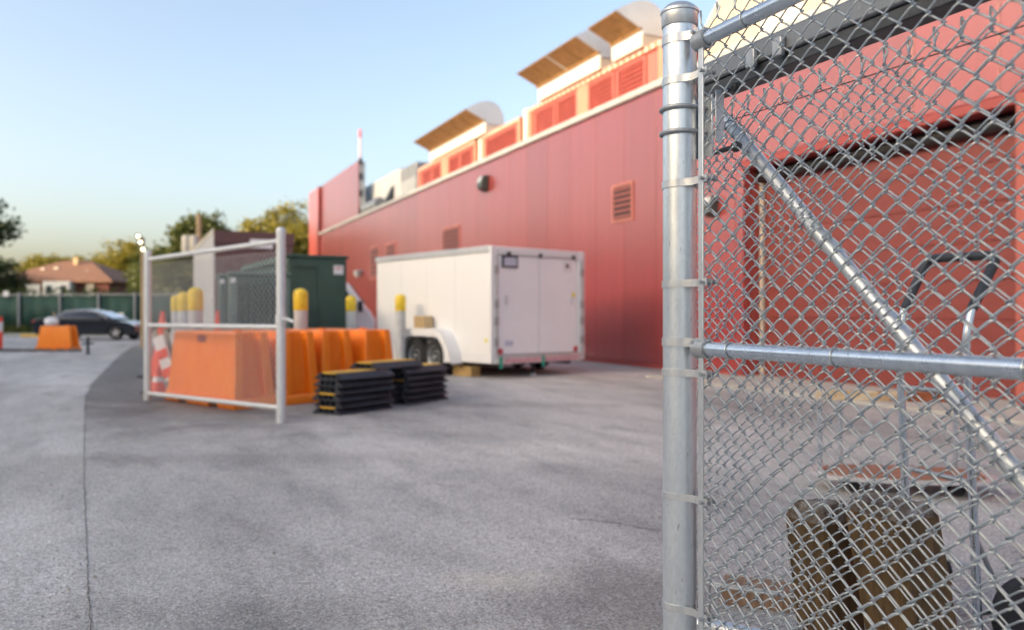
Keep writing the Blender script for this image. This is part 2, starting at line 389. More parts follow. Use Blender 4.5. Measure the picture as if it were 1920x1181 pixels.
def struct(o): o['kind'] = 'structure'; return o
def copy_tree(o, parent=None):
    c = o.copy(); COL.objects.link(c); c.parent = parent
    for ch in [k for k in COL.objects if k.parent == o]: copy_tree(ch, c)
    return c
def arc(cx, cz, r, a0, a1, n): return [(cx+r*math.cos(R(a0+(a1-a0)*i/n)), cz+r*math.sin(R(a0+(a1-a0)*i/n))) for i in range(n+1)]

# ================================================================== SETTING
struct(MB().add([(-900, -900, 0), (900, -900, 0), (900, 900, 0), (-900, 900, 0)], [(0, 1, 2, 3)]).build('asphalt_ground', 'asphalt', fix=False))
def sheet(name, pts, z, mat):
    o = MB().add([(p.x, p.y, z) for p in pts], [tuple(range(len(pts)))]).build(name, mat, fix=False)
    me = o.data
    if me.polygons[0].normal.z < 0: me.flip_normals()
    return struct(o)
def jitter(line, step, amp):
    out = []
    for a, b in zip(line[:-1], line[1:]):
        n = max(1, int((b-a).length/step))
        for i in range(n):
            p = a.lerp(b, i/n); out.append(p + Vector((random.uniform(-amp, amp), random.uniform(-amp, amp), 0)))
    out.append(line[-1]); return out
left_edge = jitter([gp(*p) for p in ((275, 641), (246, 651), (222, 668), (196, 694), (170, 722), (161, 742), (160, 775))], 0.12, 0.018)
seam = jitter([gp(*p) for p in ((160, 775), (158, 830), (158, 900), (162, 1000), (165, 1080), (170, 1181), (174, 1300), (190, 1900))], 0.10, 0.006)
other = seam[1:] + [Vector((1.0, -6, 0)), Vector((10.45, -6, 0)), Vector((10.45, 60, 0)), gp(450, 625)]
sheet('newer_asphalt', left_edge + other, 0.003, 'fresh_asphalt')
def crack(pts, w, amp, step=0.05):
    line = jitter([gp(*p) for p in pts], step, amp); L = []; Rr = []
    for i, p in enumerate(line):
        a = line[max(0, i-1)]; b = line[min(len(line)-1, i+1)]; d = (b-a); d = Vector((-d.y, d.x, 0)).normalized() if d.length > 1e-6 else Vector((1,0,0))
        ww = w*random.uniform(0.35, 1.0)*(0.15 if i in (0, len(line)-1) else 1)
        L.append(p+d*ww); Rr.append(p-d*ww)
    m = MB(); n = len(line); m.add([(p.x, p.y, 0.007) for p in L+Rr], [(i, i+1, n+i+1, n+i) for i in range(n-1)])
    return struct(m.build('pavement_crack', 'crack', fix=False, smooth=False))
crack([(174, 1300), (170, 1181), (165, 1080), (162, 1000), (158, 900), (158, 830), (160, 775), (161, 742)], 0.0032, 0.004)
crack([(800, 905), (830, 911), (878, 914)], 0.007, 0.014)
crack([(1050, 972), (1110, 976), (1170, 984), (1238, 997)], 0.006, 0.010)

# ================================================================== RED BUILDING
WX = 10.53                       # face of the cladding
WTOP = 6.28
DY0, DY1, DZ = 6.75, 12.0, 4.05  # dock door opening
RX = 10.98                       # face of the recessed door
bld = thing('red_building', 'long red metal-clad building with grey coping and vents', 'building', (WX, 30, 0))
BO = Vector((-WX, -30, 0))
def bpart(m, name, mat, parent=bld, **kw):
    m.v = [tuple(Vector(v)+BO) for v in m.v]
    return m.build(name, mat, parent, **kw)
core = MB()
core.bx(WX+0.07, 34, 12.05, 52.0, 0, WTOP); core.bx(WX+0.07, 34, -6, 6.70, 0, WTOP)
core.bx(RX+0.09, 34, 6.72, 12.03, 0, 4.3); core.bx(WX+0.07, 34, 6.72, 12.03, 4.10, WTOP)
bpart(core, 'wall_core', 'red_trim', smooth=False)
panel_me = {}
def wall_panel(y0, y1, z0, z1, mat='red_panel', x=WX):
    key = (round(y1-y0, 3), round(z1-z0, 3), mat)
    if key not in panel_me:
        m = MB(); w = (y1-y0-0.012)/2; m.bx(0, 0.06, -w, w, 0, z1-z0); panel_me[key] = m.mesh('wall_panel', smooth=False); panel_me[key].materials.append(MATS[mat])
    o = link('wall_panel', panel_me[key], None, bld); o.location = Vector((x, (y0+y1)/2, z0)) + BO
    b = o.modifiers.new('Bevel', 'BEVEL'); b.width = 0.006; b.segments = 2
    return o
PW = 1.32; ys = [6.98+PW*k for k in range(-7, 35)]
for a in ys:
    b_ = a+PW
    if a > 51.9: break
    if b_ > 52: b_ = 52.0
    if b_ <= DY0: wall_panel(a, b_, 0.12, WTOP)
    elif a < DY0: wall_panel(a, DY0-0.0, 0.12, DZ+0.12); wall_panel(a, b_, DZ+0.135, WTOP)
    elif a < DY1-0.01 and b_ < DY1: wall_panel(a, b_, DZ+0.135, WTOP)
    elif a < DY1: wall_panel(a, b_, DZ+0.135, WTOP); wall_panel(DY1+0.02, b_, 0.12, DZ+0.12)
    else: wall_panel(a, b_, 0.12, WTOP)
bpart(MB().bx(WX-0.02, WX+0.07, DY1+0.02, 55.6, 0, 0.11).bx(WX-0.02, WX+0.07, -6, DY0-0.02, 0, 0.11), 'base_flashing', 'red_trim', bevel=0.005)
bpart(MB().bx(WX-0.09, WX+0.30, -6, 51.95, WTOP+0.01, WTOP+0.17), 'coping', 'coping_metal', bevel=0.015)
bpart(MB().bx(WX+0.31, 34, -6, 52, WTOP+0.002, WTOP+0.06), 'roof', 'roof_deck', smooth=False)
# far, taller end and the screen panel on the parapet
for k, a in enumerate((52.06, 53.86)): wall_panel(a, a+1.78, 0.12, 9.45, 'red_panel', WX-0.02)
bpart(MB().bx(WX+0.06, WX+0.46, 52.06, 55.6, 0, 9.4).bx(WX+0.46, 34, 52.06, 55.6, 0, 6.4), 'end_block', 'red_trim', smooth=False)
bpart(MB().bx(WX-0.10, WX-0.025, 52.0, 52.14, 0.1, 9.46), 'corner_strip', 'dark_red_label')  # narrow dark red strip where the taller end begins
for a in range(5):
    y0 = 42.2 + a*1.95
    wall_panel(y0, y0+1.95, WTOP+0.19, 9.45, 'red_panel', WX+0.06)
bpart(MB().bx(WX+0.13, WX+0.42, 42.2, 52, WTOP+0.18, 9.4), 'screen_backing', 'grey_siding', smooth=False)
for zz in (6.6, 7.5, 8.4, 9.2): bpart(MB().bx(WX+0.10, WX+0.24, 42.10, 42.20, zz, zz+0.35), 'screen_bracket', 'dark_steel')
# louvers
def louver(yc, zc, w, h, nb, frame='frame_pink', blade='blade_red', proud=0.03, parent=bld):
    f = MB(); t = 0.06; x0, x1 = WX-proud, WX+0.03
    y0, y1, z0, z1 = yc-w/2, yc+w/2, zc-h/2, zc+h/2
    f.bx(x0, x1, y0-t, y1+t, z1, z1+t); f.bx(x0, x1, y0-t, y1+t, z0-t, z0); f.bx(x0, x1, y0-t, y0, z0, z1); f.bx(x0, x1, y1, y1+t, z0, z1)
    L = bpart(f, 'wall_louver', frame)
    bpart(MB().bx(WX-0.012, WX-0.003, y0, y1, z0, z1), 'louver_shade_sheet', 'black_plastic', L, smooth=False)  # black sheet stands for the shade between the blades
    for k in range(nb):
        z = z0 + (k+0.5)*h/nb; hh = h/nb*0.29
        m = MB(); m.prism([(WX-0.016, z+hh), (WX-0.022, z+hh), (WX-proud-0.012, z-hh), (WX-proud-0.006, z-hh)], y0+0.004, y1-0.004, 'y')
        bpart(m, 'louver_blade', blade, L, smooth=False)
def wy(px): # y on the cladding plane seen at photo column px
    a = (px-960)/FPX; return WX*(cs-a*sn)/(a*cs+sn)
def wD(px): a = (px-960)/FPX; return WX/(a*cs+sn)
def wz(px, py): return zat(py, wD(px))
louver(wy(1168), wz(1168, 380), 0.80, 0.80, 6)
louver(wy(846), wz(846, 452), 1.7, 0.95, 6)
louver(wy(733), wz(733, 470), 1.5, 0.62, 4)
louver(wy(703), wz(703, 492), 1.6, 1.5, 6)
def wall_lamp(px, py, sc, label):
    D = wD(px); y = wy(px); z = wz(px, py)
    t = thing('wall_lamp', label, 'lamp', (WX, y, z), 0, 'wall lamps on the red building')
    MB().bx(-0.06, 0.0, -0.15*sc, 0.15*sc, -0.22*sc, 0.22*sc).build('back_box', 'lamp_body', t, bevel=0.012)
    MB().prism([(-0.0605, 0.21*sc), (-0.16*sc, 0.18*sc), (-0.22*sc, 0.02*sc), (-0.20*sc, -0.14*sc), (-0.0605, -0.20*sc)], -0.16*sc, 0.16*sc, 'y').build('hood', 'lamp_body', t, bevel=0.015)
    MB().prism([(-0.165*sc, 0.17*sc), (-0.225*sc, 0.02*sc), (-0.235*sc, 0.02*sc), (-0.175*sc, 0.175*sc)], -0.13*sc, 0.13*sc, 'y').build('lens', 'lens_glass', t)
wall_lamp(912, 345, 1.25, 'dark green wall lamp high on red wall above the white trailer')
wall_lamp(1338, 387, 1.0, 'dark wall lamp beside the dock door, seen through chain link')
cam_t = thing('security_camera', 'small grey dome camera on red wall left of the white trailer', 'camera', (WX, wy(679), wz(679, 513)))
MB().bx(-0.10, 0, -0.10, 0.10, -0.05, 0.22).build('mount', 'grey_unit', cam_t, bevel=0.02)
MB().lathe([(0.02, -0.22), (0.15, -0.14), (0.2, 0.0), (0.19, 0.10), (0.05, 0.14)], (-0.24, 0, 0)).build('dome', 'lens_glass', cam_t)
MB().lathe([(0.21, 0.0), (0.215, 0.05), (0.15, 0.16), (0.02, 0.18)], (-0.24, 0, 0)).build('shroud', 'grey_unit', cam_t)
# dock door
door = bpart(MB().bx(RX+0.02, RX+0.08, DY0, DY1, 0.02, DZ+0.04), 'dock_door', 'red_door', smooth=False)
npan = 7; ph = (DZ-0.12)/npan
for k in range(npan):
    z0 = 0.04 + k*ph
    m = MB(); m.bx(RX, RX+0.02, DY0+0.03, DY1-0.03, z0, z0+ph-0.014)
    bpart(m, 'door_panel', 'red_door', door, bevel=0.006)
    m = MB(); m.bx(RX-0.005, RX-0.001, DY0+0.05, DY1-0.05, z0+ph*0.48, z0+ph*0.52); bpart(m, 'panel_rib', 'red_door', door)
bpart(MB().bx(WX+0.05, RX-0.01, DY1, DY1+0.012, 0, DZ+0.05), 'jamb', 'red_trim', smooth=False)
bpart(MB().bx(WX+0.05, RX-0.01, DY0-0.012, DY0, 0, DZ+0.05), 'jamb', 'red_trim', smooth=False)
bpart(MB().bx(WX-0.03, RX, DY0-0.1, DY1+0.1, DZ-0.03, DZ+0.125), 'lintel', 'red_trim', bevel=0.02)
bpart(MB().tube([(RX-0.10, DY0+0.02, DZ-0.16), (RX-0.10, DY1-0.02, DZ-0.16)], 0.11, 14), 'header_seal', 'black_plastic')
bpart(MB().bx(RX-0.10, RX-0.02, DY1-0.09, DY1-0.03, 0, DZ-0.3), 'side_seal', 'cream_duct', bevel=0.01)
bpart(MB().bx(WX-0.05, WX-0.021, DY0-0.22, DY0-0.02, 0.1, DZ+0.1), 'corner_guard', 'red_roofbox', bevel=0.01)
struct(MB().bx(WX-1.6, RX-0.012, 5.6, 13.0, 0, 0.045).build('concrete_apron', 'kerb_concrete', bevel=0.01))

# ---------------- roof equipment
RZ = WTOP+0.06
def roof_box(y0, y1, z1, bays, label, solid_end=True):
    t = thing('generator_enclosure', label, 'enclosure', (WX+0.35, (y0+y1)/2, RZ), 0, 'red enclosures on the roof')
    L = y1-y0; h = z1-RZ; W = 2.4; q = L/2
    MB().bx(0.06, W, -q+0.05, q-0.05, 0, h-0.02).build('shell', 'red_roofbox', t, smooth=False)
    m = MB(); m.bx(-0.02, W+0.03, -q, q, h-0.10, h+0.04); m.build('top_rail', 'roofbox_frame', t, bevel=0.012)
    n = int(L/0.28)
    for k in range(n+1):
        yy = -q+0.12 + k*(L-0.24)/n
        MB().bx(-0.035, -0.021, yy-0.04, yy+0.04, h-0.09, h+0.02).build('rail_lug', 'cream_duct', t, smooth=False)
    post = MB(); post.bx(-0.015, 0.055, -q, -q+0.2, 0, h-0.11)
    post.build('corner_post', 'roofbox_frame', t, bevel=0.01)
    post = MB(); post.bx(-0.015, 0.055, q-0.2, q, 0, h-0.11); post.build('corner_post', 'roofbox_frame', t, bevel=0.01)
    if len(bays) > 2:
        pa_, pb_ = bays[1][1], bays[2][0]; MB().bx(-0.012, 0.054, pa_-(y0+y1)/2+0.01, pb_-(y0+y1)/2-0.01, 0, h-0.11).build('mid_post', 'roofbox_frame', t, bevel=0.01)
    for (a, b) in bays:
        a -= (y0+y1)/2; b -= (y0+y1)/2
        f = MB(); f.bx(0.0, 0.055, a, a+0.07, 0.05, h-0.14); f.bx(0.0, 0.055, b-0.07, b, 0.05, h-0.14); f.bx(0, 0.055, a+0.07, b-0.07, h-0.2, h-0.14)
        lv = f.build('louver_frame', 'red_roofbox', t)
        nb = 8
        MB().bx(0.0565, 0.0595, a+0.07, b-0.07, 0.03, h-0.2).build('louver_shade_sheet', 'dark_red_label', lv, smooth=False)  # dark sheet paints the shaded gaps behind the blades
        for k in range(nb):
            z = 0.05 + (k+0.5)*(h-0.26)/nb; hh = (h-0.26)/nb*0.31
            MB().prism([(0.050, z+hh), (0.044, z+hh), (0.004, z-hh), (0.010, z-hh)], a+0.075, b-0.075, 'y').build('louver_blade', 'red_roofbox_blade', lv, smooth=False)
    return t
roof_box(15.1, 22.1, 7.52, [(15.83, 17.1), (17.22, 18.5), (19.1, 20.3), (20.42, 21.7)], 'near red roof enclosure with paired louvers behind the galvanized post top')
roof_box(22.7, 25.75, 7.42, [(22.95, 25.5)], 'narrow red roof enclosure with one wide louver between two larger ones')
roof_box(26.4, 32.9, 7.42, [(26.8, 27.9), (28.0, 29.2), (30.0, 31.1), (31.2, 32.4)], 'far red roof enclosure with four narrow louvers under a grey hood')
for y in (22.4, 26.07):
    tag(MB().bx(WX+0.36, WX+1.6, y-0.13, y+0.13, RZ, 7.62).build('exhaust_duct', 'cream_duct', bevel=0.02),
        'tall cream duct between the near and narrow roof enclosures' if y < 23 else 'tall cream duct between the narrow and far roof enclosures', 'duct', 'cream ducts on the roof')
def hood(y0, y1, label, splits=(), zb=7.55):
    t = thing('exhaust_hood', label, 'hood', (WX+0.2, (y0+y1)/2, zb), 0, 'curved hoods on the roof')
    q = (y1-y0)/2; p1 = (0.0, 0.42); p2 = (-0.72, 0.74)
    prof = [p2, (-0.45, 0.90), (-0.22, 1.02), (0.0, 1.09), (0.2, 1.10), (0.38, 1.05), (0.53, 0.95), (0.64, 0.80), (0.70, 0.62), (0.72, 0.45), (0.72, 0.30), (0.02, 0.30)]
    ring = [p2] + prof[1:] + [p1]
    MB().prism(ring, -q, q, 'y').build('cowl', 'hood_metal', t, ang=50)
    MB().bx(0.0, 0.75, -q+0.02, q-0.02, 0.0, 0.295).build('collar', 'cream_duct', t, bevel=0.015)
    edges = [-q] + [s-(y0+y1)/2 for s in splits] + [q]
    d = Vector((p2[0]-p1[0], 0, p2[1]-p1[1])); nrm = Vector((d.z, 0, -d.x)).normalized(); nrm = nrm if nrm.z < 0 else -nrm
    for a, b in zip(edges[:-1], edges[1:]):
        A = Vector((p1[0], 0, p1[1])) + d*0.04 + nrm*0.012; B = Vector((p1[0], 0, p1[1])) + d*0.97 + nrm*0.012
        m = MB(); m.loft([[A+Vector((0, a+0.05, 0)), A+Vector((0, b-0.05, 0)), A+Vector((0, b-0.05, 0))-nrm*0.01, A+Vector((0, a+0.05, 0))-nrm*0.01],
                          [B+Vector((0, a+0.05, 0)), B+Vector((0, b-0.05, 0)), B+Vector((0, b-0.05, 0))-nrm*0.01, B+Vector((0, a+0.05, 0))-nrm*0.01]])
        flt = m.build('filter_panel', 'hood_filter', t, smooth=False)
        nn = max(2, int((b-a)/0.9))
        for k in range(1, nn):
            yy = a+(b-a)*k/nn
            MB().tube([A+Vector((0, yy, 0))+nrm*0.012, B+Vector((0, yy, 0))+nrm*0.012], 0.018, 6).build('filter_bar', 'hood_filter', flt)
    MB().tube([Vector((p1[0]-0.02, -q, p1[1]-0.01)), Vector((p1[0]-0.02, q, p1[1]-0.01))], 0.035, 8).build('drip_edge', 'hood_filter', t)
    return t
hood(15.75, 17.1, 'short curved hood nearest the galvanized post, brown filter facing out')
hood(17.65, 21.2, 'middle curved hood with two brown filters above paired louvers', (19.35,))
hood(25.2, 31.0, 'long far curved hood with one unbroken brown filter', (), 7.45)
# big cream plenum and duct behind the post top
pl = thing('roof_plenum', 'cream roof plenum box seen above the post and top rail', 'plenum', (WX+1.2, 12.25, RZ))
MB().prism([(0, 0), (2.2, 0), (2.2, 2.9), (0.9, 2.9), (0, 1.3)], -2.65, 2.65, 'y').build('casing', 'plenum_cream', pl, bevel=0.03)
MB().bx(-0.03, -0.002, -0.6, 0.6, 0.25, 1.0).build('access_panel', 'cream_duct', pl, bevel=0.01)
for k in range(2):
    MB().bx(-0.05, -0.032, -0.55+0.5*k, -0.45+0.5*k, 0.5, 0.65).build('latch', 'galv_dull', pl)
rd = thing('roof_duct', 'large round pale metal duct above the top rail', 'duct', (WX+1.0, 8.2, RZ))
MB().tube([(0.4, 1.2, 1.3), (0.4, -3.5, 1.3)], 0.85, 28).build('barrel', 'hood_metal', rd)
for yy in (1.1, -0.2, -1.6, -3.0): MB().tube([(0.4, yy, 1.3), (0.4, yy-0.06, 1.3)], 0.875, 28).build('band', 'galv_dull', rd)
for yy in (0.6, -2.4): MB().bx(-0.3, 1.1, yy-0.06, yy+0.06, 0, 0.62).build('saddle', 'galv_dull', rd)
# air handler further along
ah = thing('air_handler', 'white rooftop air handler with dark end beside the red screen', 'air handler', (WX+0.9, 37.4, RZ))
MB().bx(0, 2.2, 0.0, 6.8, 0.1, 1.98).build('cabinet', 'white_unit', ah, bevel=0.04)
MB().bx(0.02, 2.18, -2.5, -0.02, 0.1, 1.85).build('coil_section', 'grey_unit', ah, bevel=0.03)
for k in range(9): MB().bx(-0.012, 0.018, -2.4+k*0.26, -2.25+k*0.26, 0.3, 1.2).build('coil_fin', 'white_unit', ah)
for k in range(3): MB().bx(-0.015, -0.002, 0.4+k*2.1, 2.2+k*2.1, 0.25, 1.85).build('access_door', 'white_unit', ah, bevel=0.008)
MB().prism([(-0.55, 0.15), (-0.02, 0.15), (-0.02, 1.25)], 0.9, 1.5, 'y').build('intake_hood', 'dark_steel', ah)
MB().tube([(-0.42, 2.0, 0.45), (-0.42, 6.2, 0.45)], 0.34, 16).build('pipe_run', 'galv_dull', ah)
am = thing('antenna_mast', 'thin pale pink mast with red tip above the roof screen', 'mast', (WX+0.25, 42.6, 9.4))
MB().tube([(0, 0, 0), (0, 0, 1.35)], 0.055, 10).build('mast_lower', 'pink_mast', am)
MB().tube([(0, 0, 1.36), (0, 0, 1.78)], 0.075, 10).build('mast_tip', 'red_mast', am)

# ================================================================== NEAR FENCE AND SLIDING GATE
FX = 1.49; PY = 1.985; PR = 0.0508
PITCH = 0.0635; CS = 0.0355; WR = 0.00240
def wire_mesh(z0, z1, phase, A, B, r, n=6, barb=False):
    pts = []; k0 = int(math.floor((z0)/PITCH))-1; k = k0
    seq = []
    while True:
        zc = (k+phase)*PITCH
        if zc > z1+PITCH: break
        # left knuckle at zc (y=+A), front run rising to the right, right knuckle half a pitch up, back run
        h = PITCH/2; e = 0.20
        seq += [(0.0, A, zc), (-B*0.8, A*(1-e*0.45), zc+h*e*0.55), (-B, A*(1-2*e), zc+h*e), (-B, -A*(1-2*e), zc+h*(1-e)), (-B*0.8, -A*(1-e*0.45), zc+h*(1-e*0.55)),
                (0.0, -A, zc+h), (B*0.8, -A*(1-e*0.45), zc+h*(1+e*0.55)), (B, -A*(1-2*e), zc+h*(1+e)), (B, A*(1-2*e), zc+h*(2-e)), (B*0.8, A*(1-e*0.45), zc+h*(2-e*0.55))]
        k += 1
    seq = [p for p in seq if z0 <= p[2] <= z1]
    m = MB(); m.tube(seq, r, n)
    if barb:
        p = Vector(seq[-1]); sgn = -1 if p.y < 0 else 1
        q = [p, Vector((0.0, sgn*(A-0.002), p.z+0.012)), Vector((0.004, sgn*(A+0.003), p.z+0.03)), Vector((-0.003, sgn*(A-0.004), p.z+0.045))]
        m.tube(q, [r, r*1.15, r*1.3, r*1.1], n)
    return m.mesh('wire', ang=80, fix=False)
def fabric(parent, base, y_first, count, z0, z1, barb, name='wire', A=None, mat='galv_wire', amp=0.004):
    A = A or (CS/2+WR*1.15); B = 0.0060
    ms = [wire_mesh(z0, z1, ph, A, B, WR, 6, barb) for ph in (0.0, 0.5)]
    for me in ms: me.materials.append(MATS[mat])
    for i in range(count):
        o = link(name, ms[i % 2], None, parent)
        yy = y_first - i*CS
        o.location = (amp*math.sin(yy*4.3+1)*1.0 + random.uniform(-0.0007, 0.0007), yy-base.y, random.uniform(-0.0012, 0.0012))
fence = thing('chain_link_fence', 'near galvanized chain link fence panel with round steel post', 'fence', (FX, PY, 0))
post = MB().tube([(0, 0, -0.02), (0, 0, 2.155)], PR, 40).build('post', 'galv_post', fence)
MB().lathe([(PR+0.003, 2.118), (PR+0.0045, 2.12), (PR+0.0045, 2.158), (PR+0.0075, 2.161), (PR+0.0075, 2.168), (PR-0.002, 2.178), (PR*0.7, 2.188), (PR*0.3, 2.193), (0.001, 2.194)], n=40).build('post_cap', 'galv_band', fence)
MB().lathe([(PR+0.006, 0.0), (PR+0.03, 0.001), (PR+0.012, 0.03), (PR+0.001, 0.032)], n=32).build('post_footing', 'kerb_concrete', fence)
def band(z, ear, bolt=True, w=0.022, tilt=0.0):
    # strap round the post with two ears reaching to the tension bar
    m = MB(); t = 0.0028; ring = []; n = 28
    path = []
    for k in range(n+1):
        a = R(-90+28 + (360-56)*k/n)   # gap faces -y
        path.append((math.cos(a)*(PR+0.0018), math.sin(a)*(PR+0.0018)))
    path = [(-0.008-0.001, -ear)][:0] + path
    front = [(-0.013, -ear), (-0.013, -PR-0.022)] ; back = [(0.013, -PR-0.022), (0.013, -ear)]
    full = back[::-1] + path + front[::-1]
    full = [(0.008, -ear), (0.008, -PR-0.020)] + path + [(-0.008, -PR-0.020), (-0.008, -ear)]
    # order: path runs from +x side of the gap round to the -x side
    rings = []
    for i, (x, y) in enumerate(full):
        a = Vector(full[max(0, i-1)]); b = Vector(full[min(len(full)-1, i+1)]); d = (b-a).normalized(); nn = Vector((-d.y, d.x))*t/2
        dz = tilt*(-y)
        rings.append([(x+nn.x, y+nn.y, z-w/2+dz), (x-nn.x, y-nn.y, z-w/2+dz), (x-nn.x, y-nn.y, z+w/2+dz), (x+nn.x, y+nn.y, z+w/2+dz)])
    o = m.loft(rings).build('tension_band', 'galv_band', fence, ang=50)
    if bolt:
        yb = -ear+0.012; dz = tilt*(-yb)
        b = MB(); b.lathe([(0.0001, -0.026), (0.0055, -0.0255), (0.0062, -0.021), (0.0062, -0.0185), (0.0042, -0.018), (0.0042, 0.024), (0.0075, 0.0242), (0.0075, 0.030), (0.0001, 0.0305)], (0, yb, z+dz), 10, 'x')
        b.build('bolt', 'galv_dull', o)
    return o
zp = lambda py: zat(py, 2.43)
TB = 0.113     # tension bar stands this far from the post axis
for py in (157, 348, 533, 697, 925): band(zp(py), TB+0.026, tilt=0.02)
band(zp(1130), TB+0.026)
def rail(zr, r, name):
    cup = MB().lathe([(0.002, -0.078), (r+0.002, -0.080), (r+0.0075, -0.086), (r+0.0075, -0.135), (r+0.0075, -0.136), (r+0.001, -0.137), (r+0.0005, -0.110)], (0, 0, zr), 28, 'y')
    c = cup.build('rail_end_cup', 'galv_dull', fence)
    MB().tube([(0, -0.125, zr), (0, -3.35, zr)], r, 28).build(name, 'galv_rail', fence)
    e = MB(); e.bx(-0.004, 0.004, -0.092, -PR-0.012, zr-0.011, zr+0.011); e.build('rail_lug', 'galv_dull', fence, bevel=0.002)
for py, nm in ((64, 'top_rail'), (646, 'middle_rail')):
    z = zp(py)
rail(2.047, 0.0212, 'top_rail'); rail(1.146, 0.0212, 'middle_rail'); rail(0.075, 0.0212, 'bottom_rail')
for z in (2.075, 1.163): band(z, PR+0.05, w=0.026)
MB().bx(-0.011, -0.0055, -TB-0.011, -TB+0.011, 0.04, 2.075).build('tension_bar', 'galv_band', fence, bevel=0.0015)
fabric(fence, Vector((FX, PY, 0)), PY-TB-0.006, 92, 0.055, 2.095, True)
def tie(y, zr, r):
    pts = [(math.cos(R(a))*(r+0.0022), y-0.010*(a/360.0), zr+math.sin(R(a))*(r+0.0022)) for a in range(-40, 300, 20)]
    pts = [(0.012, y+0.012, zr+r+0.020), (0.016, y+0.006, zr+r+0.005)][:0] + pts + [(-0.008, y-0.03, zr-r-0.010), (-0.004, y-0.034, zr-r-0.002)][:0]
    MB().tube(pts, 0.0021, 6).build('wire_tie', 'galv_wire', fence)
for y in (-0.23, -0.60, -1.05, -1.6, -2.2): tie(y, 1.146, 0.0212)
for y in (-0.29, -0.75, -1.3, -2.0): tie(y, 2.047, 0.0212)
MB().tube([(0, -3.35, -0.02), (0, -3.35, 2.15)], PR, 28).build('post', 'galv_post', fence)
# roller bracket clamped to the post with U-bolts
def ubolt(z):
    pts = [(0.085, 0.066, z)] + [(math.cos(R(a))*(PR+0.0062)-0.0, math.sin(R(a))*(PR+0.0062), z) for a in range(70, 291, 15)] + [(0.085, -0.066, z)]
    pts = [(0.09, PR+0.0062, z)] + [(math.cos(R(a))*(PR+0.0062), math.sin(R(a))*(PR+0.0062), z) for a in range(90, 271, 12)] + [(0.09, -PR-0.0062, z)]
    u = MB().tube(pts, 0.0062, 10).build('u_bolt', 'galv_dull', fence)
    for y in (PR+0.0062, -PR-0.0062): MB().lathe([(0.002, 0.070), (0.0115, 0.0705), (0.0115, 0.080), (0.002, 0.0805)], (0, y, z), 6, 'x').build('nut', 'galv_dull', u, ang=20)
ubolt(zp(207)); ubolt(zp(252))
zt, zb = zp(165), zp(298)
MB().bx(0.056, 0.064, -0.082, 0.080, zb, zp(185)).build('bracket_plate', 'galv_band', fence, bevel=0.002)
MB().bx(0.066, 0.098, -0.088, -0.082, zb+0.04, zt-0.02).build('bracket_flange', 'galv_band', fence, bevel=0.002)
MB().bx(0.066, 0.098, -0.080, -0.010, zp(218), zp(218)+0.006).build('bracket_gusset', 'galv_band', fence, bevel=0.002)
MB().bx(0.054, 0.066, 0.045, 0.096, zp(190), zp(152)).build('clamp_plate', 'galv_band', fence, bevel=0.004)
MB().lathe([(0.001, 0.038), (0.008, 0.040), (0.0085, 0.052), (0.004, 0.0535)], (0, 0.082, zp(170)), 12, 'x').build('bolt', 'galv_light', fence)
for z in (zp(178), zp(286)):
    MB().tube([(0.10, -0.155, z), (0.10, -0.02, z)], 0.0075, 10).build('guide_pin', 'dark_steel', fence)
    MB().lathe([(0.001, -0.15), (0.012, -0.148), (0.016, -0.14), (0.016, -0.132), (0.012, -0.125), (0.001, -0.123)], (0.10, 0, z), 18, 'y').build('guide_roller', 'dark_steel', fence)

gate = thing('sliding_gate', 'galvanized sliding gate with diagonal brace parked behind the near fence', 'gate', (1.70, 2.0, 0))
GX = 1.70
MB().bx(0.095, 0.195, -3.4, 0.40, 2.055, 2.128).build('track_beam', 'track_metal', gate, bevel=0.008)
MB().bx(0.105, 0.185, -3.4, 0.39, 2.012, 2.0535).build('track_channel', 'dark_steel', gate, bevel=0.004)
for y in (0.0, -0.12): MB().bx(0.075, 0.0935, y-0.02, y+0.02, 2.04, 2.10).build('track_clip', 'galv_dull', gate, bevel=0.004)
p0 = (0.02, 0.13, 1.877+0.08*1.024); p1 = (0.02, -1.92, -0.0+0.02)
p1 = (0.02, 0.05-1.74, 1.877-1.74*1.024)
MB().tube([p0, p1], 0.0205, 24).build('brace', 'galv_brace', gate)
MB().tube([(0.02, 0.285, 0.10), (0.02, 0.285, 2.05)], 0.024, 20).build('frame_upright', 'galv_post', gate)
MB().tube([(0.02, -3.3, 0.10), (0.02, -3.3, 2.05)], 0.024, 20).build('frame_upright', 'galv_post', gate)
MB().tube([(0.02, 0.27, 0.13), (0.02, -3.28, 0.13)], 0.0212, 20).build('bottom_rail', 'galv_rail', gate)
MB().tube([(0.0, 0.25, 1.862), (0.0, -1.7, 1.858), (0.0, -3.3, 1.862)], 0.0016, 6).build('tension_wire', 'dark_steel', gate)
MB().bx(-0.012, -0.007, 0.235, 0.255, 0.12, 1.90).build('tension_bar', 'galv_light', gate, bevel=0.001)
fabric(gate, Vector((GX, 2.0, 0)), 2.225, 99, 0.09, 1.885, True, amp=0.006)

